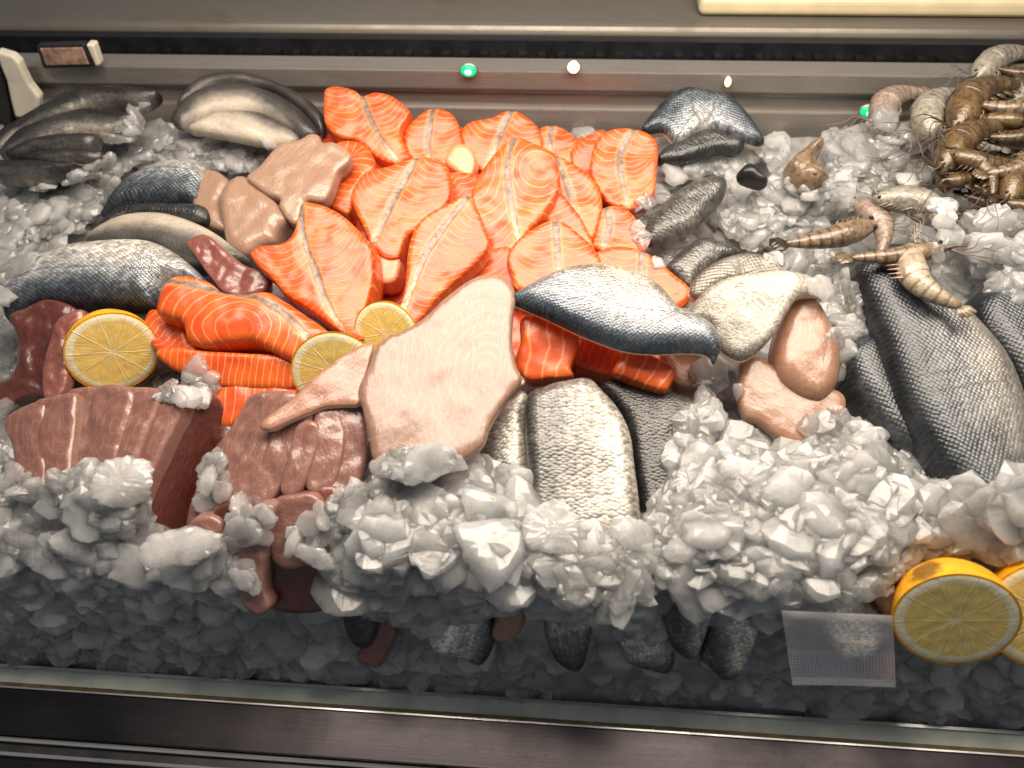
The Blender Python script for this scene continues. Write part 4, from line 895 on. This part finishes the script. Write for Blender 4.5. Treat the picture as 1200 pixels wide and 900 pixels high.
# odd small things in the ice
slab('mussel', 'single dark mussel tip sticking out of the white ice', 'mussel', [(867,200),(872,193),(880,190),(890,197),(901,209),(896,214),(886,212),(872,207)], .060, .016, (.008, .010), tilt=20, mat='black', rough=(.0004, 40), group=None)
hd = slab('gurnard', 'small spotted fish head lying in the white ice', 'fish head', [(924,192),(930,181),(941,173),(950,165),(960,160),(968,160),(966,170),(958,180),(960,190),(968,199),(974,208),(968,215),(954,218),(940,212),(930,204)], .062, .022, (.012, .014), tilt=12, mat=PR['tan'], rough=(.0045, 110))
for q in ((955, 204),):
    c = at(*q, .068); link_mesh('eye', c + JVs * .0019 * (1, 1, .6), [tuple(f) for f in JFs], 'black', hd)
# translucent sheet added to imitate a bright rectangle reflected in the glass
m, nt, b = new_mat('reflection_film'); N = NT(nt)
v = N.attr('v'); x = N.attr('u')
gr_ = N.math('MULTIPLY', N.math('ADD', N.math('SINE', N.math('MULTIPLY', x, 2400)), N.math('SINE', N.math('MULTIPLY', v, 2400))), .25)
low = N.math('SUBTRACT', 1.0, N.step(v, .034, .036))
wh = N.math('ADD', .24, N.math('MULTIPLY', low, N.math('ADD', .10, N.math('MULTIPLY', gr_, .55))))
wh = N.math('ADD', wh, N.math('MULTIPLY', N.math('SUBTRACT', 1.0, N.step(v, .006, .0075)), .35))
N.inp(b.inputs['Base Color'], (.80, .80, .84)); N.inp(b.inputs['Alpha'], wh); setp(b, Roughness=.2); M['refl_film'] = m
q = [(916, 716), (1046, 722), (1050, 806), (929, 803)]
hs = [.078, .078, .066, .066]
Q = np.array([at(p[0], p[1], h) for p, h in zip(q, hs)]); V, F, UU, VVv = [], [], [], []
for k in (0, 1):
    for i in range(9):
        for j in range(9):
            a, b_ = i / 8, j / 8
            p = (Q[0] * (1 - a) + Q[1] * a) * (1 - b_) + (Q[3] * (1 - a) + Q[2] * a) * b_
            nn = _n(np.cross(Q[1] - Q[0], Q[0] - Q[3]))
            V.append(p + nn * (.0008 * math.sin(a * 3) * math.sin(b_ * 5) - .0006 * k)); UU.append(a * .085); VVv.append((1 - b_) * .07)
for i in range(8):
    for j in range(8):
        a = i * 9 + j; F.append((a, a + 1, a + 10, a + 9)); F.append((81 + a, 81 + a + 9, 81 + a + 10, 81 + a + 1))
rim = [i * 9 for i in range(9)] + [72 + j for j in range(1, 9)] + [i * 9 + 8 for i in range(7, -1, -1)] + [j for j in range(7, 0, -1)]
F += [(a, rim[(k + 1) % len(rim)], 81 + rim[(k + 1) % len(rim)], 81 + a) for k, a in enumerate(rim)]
o = link_mesh('reflection_sheet', V, F, 'refl_film', None, Q.mean(0), dict(u=UU, v=VVv)); props(o, 'clear sheet with a ribbed lower half added for a glass reflection', 'reflection')
# glowing dots added to imitate light reflected in the front glass
def mat_reflection(name, col, st):
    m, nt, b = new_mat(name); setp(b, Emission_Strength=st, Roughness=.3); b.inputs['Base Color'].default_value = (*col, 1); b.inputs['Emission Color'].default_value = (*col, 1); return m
M['refl_green'] = mat_reflection('green_reflection', (.0, .42, .14), 1.3); M['refl_warm'] = mat_reflection('warm_reflection', (1, .80, .45), 2.0); M['refl_core'] = mat_reflection('reflection_core', (.35, .95, .85), 1.0)
def reflected_light(label, px, Y, mat, rx, ry, core=None):
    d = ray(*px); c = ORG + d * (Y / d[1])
    root = empty('light_reflection', c, label, 'lamp')  # no real lamp: glowing dot added for light reflected in the glass
    link_mesh('dot_rim', c + np.array((0, .003, 0)) + JVs * np.array((rx * 1.12, .003, ry * 1.12)), [tuple(f) for f in JFs], 'panel', root)
    link_mesh('glow_dot', c + JVs * np.array((rx, .004, ry)), [tuple(f) for f in JFs], mat, root)
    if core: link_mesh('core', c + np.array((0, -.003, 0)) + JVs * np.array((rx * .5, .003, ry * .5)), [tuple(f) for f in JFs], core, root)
reflected_light('green glowing dot added for a glass reflection behind the salmon', (549, 83), .760, 'refl_green', .0085, .0065, 'refl_core')
reflected_light('round warm white dot added for a glass reflection behind the salmon', (672, 79), .760, 'refl_warm', .0062, .0062)
reflected_light('tiny warm dot added for a glass reflection above the arched bream', (853, 96), .760, 'refl_warm', .0032, .0052)
reflected_light('green glowing dot added for a glass reflection beside the pinkish prawns', (1020, 131), .752, 'refl_green', .0105, .0065, 'refl_core')

# ------------------------------------------------------------------ where the ice lies (pixels): polygon, lumps, size range, lift range, tilt, spacing, bed only
KEEP_CLEAR = [(945, 188, 34, 40), (884, 203, 28, 20), (1020, 131, 16, 14)]
ICE = [
 ([(1212,560),(1430,560),(1430,900),(1230,862)], 190, (.009, .025), (-.004, .004), .45, 8, True),
 ([(-220,480),(-32,560),(-40,782),(-220,770)], 120, (.009, .025), (-.004, .004), .45, 8, True),
 ([(-200,150),(1420,140),(1420,640),(-200,600)], 4800, (.007, .018), (-.002, .006), .4, 6, 'gap'),
 # left back
 ([(-30,224),(70,216),(125,190),(150,150),(172,122),(196,150),(225,162),(320,172),(312,184),(290,200),(240,190),(180,184),(126,212),(104,256),(66,284),(20,322),(-30,345)], 430, (.006, .017), (-.002, .005), .4, 5, False, .028),
 ([(-30,335),(6,345),(4,380),(22,400),(8,440),(-30,470)], 46, (.008, .018), (0, .008), .4, 7, False),
 ([(-30,470),(8,485),(14,550),(50,575),(50,640),(-30,640)], 80, (.008, .02), (0, .008), .4, 8, False),
 # right back
 ([(785,198),(820,192),(866,190),(898,168),(930,155),(975,145),(1055,140),(1088,178),(1092,212),(1020,220),(950,265),(900,280),(876,282),(845,262),(860,232),(858,208),(835,198),(795,208)], 560, (.006, .017), (-.002, .006), .4, 5, False, .028),
 ([(890,292),(960,300),(995,310),(1000,340),(1010,370),(985,380),(972,350),(955,325),(912,312)], 50, (.007, .016), (-.004, .004), .4, 7, False),
 ([(972,350),(1000,340),(1015,390),(985,440),(975,420)], 16, (.006, .013), (-.004, .004), .4, 7, False),
 ([(1100,225),(1130,238),(1210,250),(1210,330),(1160,330),(1120,300),(1105,270)], 80, (.007, .016), (-.004, .008), .4, 7, False),
 ([(1085,300),(1140,290),(1212,310),(1212,345),(1170,338),(1140,345)], 50, (.007, .016), (-.004, .006), .45, 7, False),
 ([(748,240),(770,225),(785,212),(775,232),(756,255),(752,285),(775,300),(770,310),(745,270)], 30, (.006, .012), (-.004, .003), .4, 6, False),
 # heap over the middle fillets
 ([(398,640),(412,600),(430,552),(455,540),(480,536),(520,540),(560,554),(595,580),(615,604),(650,640),(690,648),(745,640),(758,615),(770,660),(762,690),(775,726),(740,740),(700,710),(640,713),(612,690),(570,702),(520,705),(470,708),(425,700),(400,680)], 520, (.009, .025), (.0, .004), .38, 6, False, .048),
 ([(405,630),(440,592),(520,590),(600,602),(640,655),(750,668),(765,700),(700,705),(600,690),(480,695),(410,680)], 200, (.011, .025), (.002, .006), .38, 8, False, .050),
 # big heap at the right
 ([(768,635),(785,595),(810,560),(848,515),(870,505),(890,520),(935,540),(990,522),(1012,508),(1050,545),(1080,568),(1108,586),(1150,594),(1180,586),(1210,576),(1210,652),(1140,632),(1075,640),(1032,674),(960,690),(900,708),(850,706),(810,688),(772,665)], 700, (.009, .025), (.0, .004), .38, 6, False, .042),
 ([(785,620),(810,580),(860,545),(930,550),(1000,535),(1060,570),(1110,590),(1050,640),(960,672),(860,680),(800,660)], 280, (.011, .026), (.002, .006), .38, 8, False, .044),
 ([(818,435),(852,435),(864,452),(864,492),(840,505),(800,548),(790,530),(820,480)], 60, (.007, .016), (0, .007), .4, 7, False),
 ([(945,500),(965,490),(1000,485),(990,520),(950,518)], 12, (.006, .012), (.0, .002), .35, 10, False),
 # left front
 ([(-30,590),(30,582),(70,574),(110,566),(150,572),(160,605),(150,625),(190,645),(240,652),(290,672),(280,704),(-30,704)], 360, (.009, .025), (.0, .004), .38, 6, False, .018),
 ([(60,578),(90,565),(140,560),(155,582),(140,604),(100,608)], 22, (.008, .016), (.0, .005), .25, 10, False),
 # front slope down to the glass
 ([(-40,640),(300,680),(400,720),(480,765),(560,780),(800,790),(1000,790),(1060,785),(1240,795),(1240,866),(-40,784)], 900, (.009, .026), (-.008, .002), .5, 6, True),
 ([(-40,640),(400,690),(400,806),(-40,780)], 380, (.010, .025), (-.004, .005), .5, 8, True),
 ([(400,720),(620,750),(900,760),(900,835),(400,806)], 200, (.010, .022), (-.012, -.002), .5, 9, True),
 ([(890,690),(1060,690),(1060,845),(890,835)], 110, (.010, .022), (-.010, .0), .5, 9, True),
 ([(1040,770),(1240,780),(1240,862),(1040,848)], 90, (.010, .024), (-.008, .0), .5, 9, True),
 # bits on the food
 ([(176,452),(200,440),(230,432),(255,448),(240,466),(190,468)], 26, (.006, .012), (.0, .003), .2, 7, False),
 ([(238,545),(258,530),(262,575),(245,600)], 12, (.005, .010), (.0, .003), .3, 8, False),
 ([(255,600),(300,585),(325,620),(300,640),(265,640)], 14, (.005, .011), (.0, .004), .4, 9, False),
 ([(340,625),(395,585),(424,582),(405,640),(392,680),(360,655)], 24, (.005, .011), (.0, .006), .4, 8, False),
 ([(1050,640),(1090,630),(1170,632),(1210,648),(1205,656),(1150,648),(1090,646)], 30, (.006, .014), (.0, .004), .4, 7, False, .03),
 ([(565,560),(590,570),(615,590),(600,602),(575,592)], 16, (.008, .017), (.0, .005), .4, 8, False),
]
LUMPS = [
 ((158, 572), .021, .016, 'broad rounded ice lump resting against the broad tuna heap', (.85, 10)),
 ((224, 648), .024, .016, 'thick rounded ice lump at the foot of the dark tuna gap', (.75, 15)),
 ((650, 622), .018, .058, 'upright brick shaped ice lump on the heap over the scaled fillets', (1.1, 80)),
 ((440, 610), .022, .052, 'large flat ice lump nearest the narrow tuna heap', (.8, -20)),
 ((575, 690), .019, .050, 'ice lump above the small pink and white fish end', (.8, 60)),
 ((690, 722), .017, .046, 'wide low ice lump hanging over the black fillet tail', (.6, 5)),
 ((1190, 628), .020, .040, 'large ice lump at the picture edge above the lemons', (1.0, 50)),
 ((1040, 615), .020, .044, 'long flat ice lump above the front lemon half', (.7, 20)),
 ((815, 560), .022, .046, 'large flat ice lump at the near end of the dark grey scaled fillet', (.7, 35)),
 ((845, 432), .013, .012, 'small round ice lump below the tail of the silver bream', (.9, 0)),
 ((350, 640), .012, .014, 'finger shaped clear ice lump on the tuna strips', (.5, 70)),
 ((375, 655), .014, .014, 'clear jagged ice lump under the finger shaped one', (.7, -20)),
 ((250, 568), .011, .010, 'glassy ice lump frozen to the outer tuna steak', (.6, 80)),
]
WORLD = .165
EXPO = 0.0
LAMPS = [('counter_lamp', (.05, .51, CAMZ + .08), (.05, .51, CAMZ - .45), 0.95, .30, 12.0, (1, .86, .71))]
# ------------------------------------------------------------------ crushed ice
def ico(sub):
    bm = bmesh.new(); bmesh.ops.create_icosphere(bm, subdivisions=sub, radius=1)
    V = np.array([v.co[:] for v in bm.verts]); F = np.array([[v.index for v in f.verts] for f in bm.faces]); bm.free()
    return V, F
IV, IF = ico(4); JV, JF = ico(3)
def chunk_proto(V, rng):
    n = rng.normal(size=(rng.integers(8, 13), 3)) * (1, 1, .8); n /= np.linalg.norm(n, axis=1)[:, None]
    n = np.vstack([n, [(.15, .1, 1), (-.1, .12, -1)]]); n /= np.linalg.norm(n, axis=1)[:, None]
    off = rng.uniform(.62, 1.0, len(n)); off[-2:] = rng.uniform(.17, .36, 2)
    D = V @ n.T; r = np.where(D > .02, off / np.maximum(D, .02), 9).min(1); r = np.minimum(r, 1.15)
    sd = rng.uniform(0, 90); flat_ = 1 - np.abs(V[:, 2])
    k = np.array([(abs(noise.noise(Vector((v[0] * 3.2 + sd, v[1] * 3.2, v[2])))) - .25) * -.34 + noise.noise(Vector((v[0] * 8, v[1] * 8 + sd, v[2] * 3))) * .09 for v in V])
    r = r * (1 + k * flat_)
    return V * r[:, None] * np.array((1, rng.uniform(.6, .95), rng.uniform(.85, 1.25)))
PROTO = [chunk_proto(JV, RNG) for _ in range(26)]
# body of ice: the bed itself, lumpy
xs = np.arange(-.80, .801, .008); ys = np.concatenate([np.arange(.2225, .30, .004), np.arange(.30, .764, .008)])
BV = []
for y in ys:
    for x in xs:
        n_ = noise.noise(Vector((x * 30, y * 30, 0))) * .006 + noise.noise(Vector((x * 75, y * 75, 3))) * .003
        BV.append((x, y, bed_z(y) + n_ - .006))
nx = len(xs); BF = [(j * nx + i, j * nx + i + 1, (j + 1) * nx + i + 1, (j + 1) * nx + i) for j in range(len(ys) - 1) for i in range(nx - 1)]
VV, FF = merge(*FOOD, (np.array(BV), BF))
BVH = BVHTree.FromPolygons([Vector(v) for v in VV], FF)
BBED = BVHTree.FromPolygons([Vector(v) for v in BV], BF)

def chunk(pos, nrm, size, rng, proto=None, tilt=.45):
    X = PROTO[rng.integers(len(PROTO))] if proto is None else proto
    z = _n(np.array(nrm) + rng.normal(size=3) * tilt); x = rng.normal(size=3); x = _n(x - z * x.dot(z)); y = np.cross(z, x)
    return pos + size * (X[:, :1] * x + X[:, 1:2] * y + X[:, 2:] * z)
def edge_px(q, P): return poly_dist(q[None], P, True)[0][0]
def scatter(poly, n, size, lift, rng, tilt=.45, mind=9, bed=False, plane=None):
    out = []; P = np.array(poly, float); lo, hi = P.min(0), P.max(0); pts = []; tries = 0
    while len(pts) < n and tries < n * 30:
        tries += 1
        q = lo + rng.random(2) * (hi - lo)
        if not inside(q[None], P)[0] or any(((q[0] - m[0]) / m[2]) ** 2 + ((q[1] - m[1]) / m[3]) ** 2 < 1 for m in KEEP_CLEAR): continue
        if pts and mind and (((np.array(pts) - q) ** 2).sum(1) < mind ** 2).any(): continue
        pts.append(q)
    for q in pts:
        hit = (BBED if bed is True else BVH).ray_cast(Vector(ORG), Vector(ray(*q)))
        if hit[0] is None: continue
        if bed == 'gap':
            hb = BBED.ray_cast(Vector(ORG), Vector(ray(*q)))
            if hb[0] is None or (hb[0] - hit[0]).length > .012: continue
        nr = np.array(hit[1]); nr = nr if nr[2] > 0 else -nr
        hp = np.array(hit[0])
        if plane is not None:                            # top of a heap: a rolling sheet over the bed, never under the food
            pp = at(q[0], q[1], plane * min(1, .35 + edge_px(q, P) / 55) + .006 * noise.noise(Vector((q[0] / 60, q[1] / 45, plane * 9))))
            if np.linalg.norm(pp - ORG) < np.linalg.norm(hp - ORG): hp = pp; nr = BN if pp[1] > CREST[0] else _n(np.array((0, -1.1, .9)))
        nr = _n(nr + np.array((0, -.2, .5)))
        s = size[0] + (size[1] - size[0]) * rng.random() ** 1.3
        p = hp + nr * s * .02 + np.array((0, -.25, 1)) * (lift[0] + (lift[1] - lift[0]) * rng.random())
        if p[1] < FOOT[0] + .002: continue
        if p[1] < FOOT[0] + .022: p = p + np.array((0, s * .45, 0))
        out.append(chunk(p, nr, s, rng, None, tilt * .34))
    return out
CH = []
for poly, n, size, lift, tilt, mind, bed, *pl in ICE:
    CH += scatter(poly, n, size, lift, RNG, tilt, mind, bed, pl[0] if pl else None)
nv = len(JV)
V = np.vstack(CH + [np.array(BV)])
me = bpy.data.meshes.new('crushed_ice')
tri = np.concatenate([(JF[None] + (np.arange(len(CH)) * nv)[:, None, None]).reshape(-1, 3)])
quad = np.array(BF) + len(CH) * nv
nl = tri.size + quad.size
me.vertices.add(len(V)); me.vertices.foreach_set('co', V.astype(np.float32).ravel())
me.loops.add(nl); me.loops.foreach_set('vertex_index', np.concatenate([tri.ravel(), quad.ravel()]).astype(np.int32))
me.polygons.add(len(tri) + len(quad))
st = np.concatenate([np.arange(len(tri)) * 3, tri.size + np.arange(len(quad)) * 4]).astype(np.int32)
me.polygons.foreach_set('loop_start', st)
me.update(calc_edges=True); me.polygons.foreach_set('use_smooth', [False] * len(tri) + [True] * len(quad)); me.validate()
me.materials.append(M['ice'])
o = bpy.data.objects.new('crushed_ice', me); COL.objects.link(o)
props(o, 'wet crushed ice heaped through the whole fish display', 'ice', None, 'stuff')
print('ice chunks', len(CH), 'verts', len(V))
# single lumps one can point to
for q, size, lift, label, sq in LUMPS:
    hit = BVH.ray_cast(Vector(ORG), Vector(ray(*q)))
    X = chunk_proto(IV, RNG)
    nr = np.array(hit[1]); nr = nr if nr[2] > 0 else -nr
    nr = _n(nr + np.array((0, -.5, .6)))
    p = np.array(hit[0]) + np.array((0, -.35, 1)) * lift if lift < .025 else at(q[0], q[1], lift)
    z = nr; a = R(sq[1]); ex = _n(np.array((1, 0, 0)) - z * z[0]); ey = np.cross(z, ex)
    x = ex * math.cos(a) + ey * math.sin(a); y = np.cross(z, x)
    V = p + size * (X[:, :1] * x + X[:, 1:2] * y * sq[0] + X[:, 2:] * z)
    o = link_mesh('ice_lump', V, [tuple(f) for f in IF], 'ice_clear', None, p, smooth=False)
    props(o, label, 'ice lump', 'single ice lumps')
# ------------------------------------------------------------------ light
w = bpy.data.worlds.new('World'); SC.world = w; w.use_nodes = True
bg = w.node_tree.nodes['Background']; bg.inputs[0].default_value = (.90, .94, 1.0, 1); bg.inputs[1].default_value = WORLD
def area(name, loc, target, sx, sy, power, col):
    l = bpy.data.lights.new(name, 'AREA'); l.shape = 'RECTANGLE'; l.size = sx; l.size_y = sy; l.energy = power; l.color = col
    o = bpy.data.objects.new(name, l); COL.objects.link(o); o.location = loc
    d = Vector(target) - Vector(loc); o.rotation_euler = d.to_track_quat('-Z', 'Y').to_euler()
    return o
for a in LAMPS: area(*a)
SC.view_settings.view_transform = 'Standard'; SC.view_settings.look = 'None'; SC.view_settings.exposure = EXPO; SC.view_settings.gamma = 1
SC.cycles.use_denoising = True
SC.cycles.max_bounces = 14; SC.cycles.diffuse_bounces = 8; SC.cycles.glossy_bounces = 3; SC.cycles.transmission_bounces = 12; SC.cycles.transparent_max_bounces = 8
SC.cycles.caustics_reflective = False; SC.cycles.caustics_refractive = True; SC.cycles.blur_glossy = 1.0
SC.cycles.sample_clamp_indirect = 4
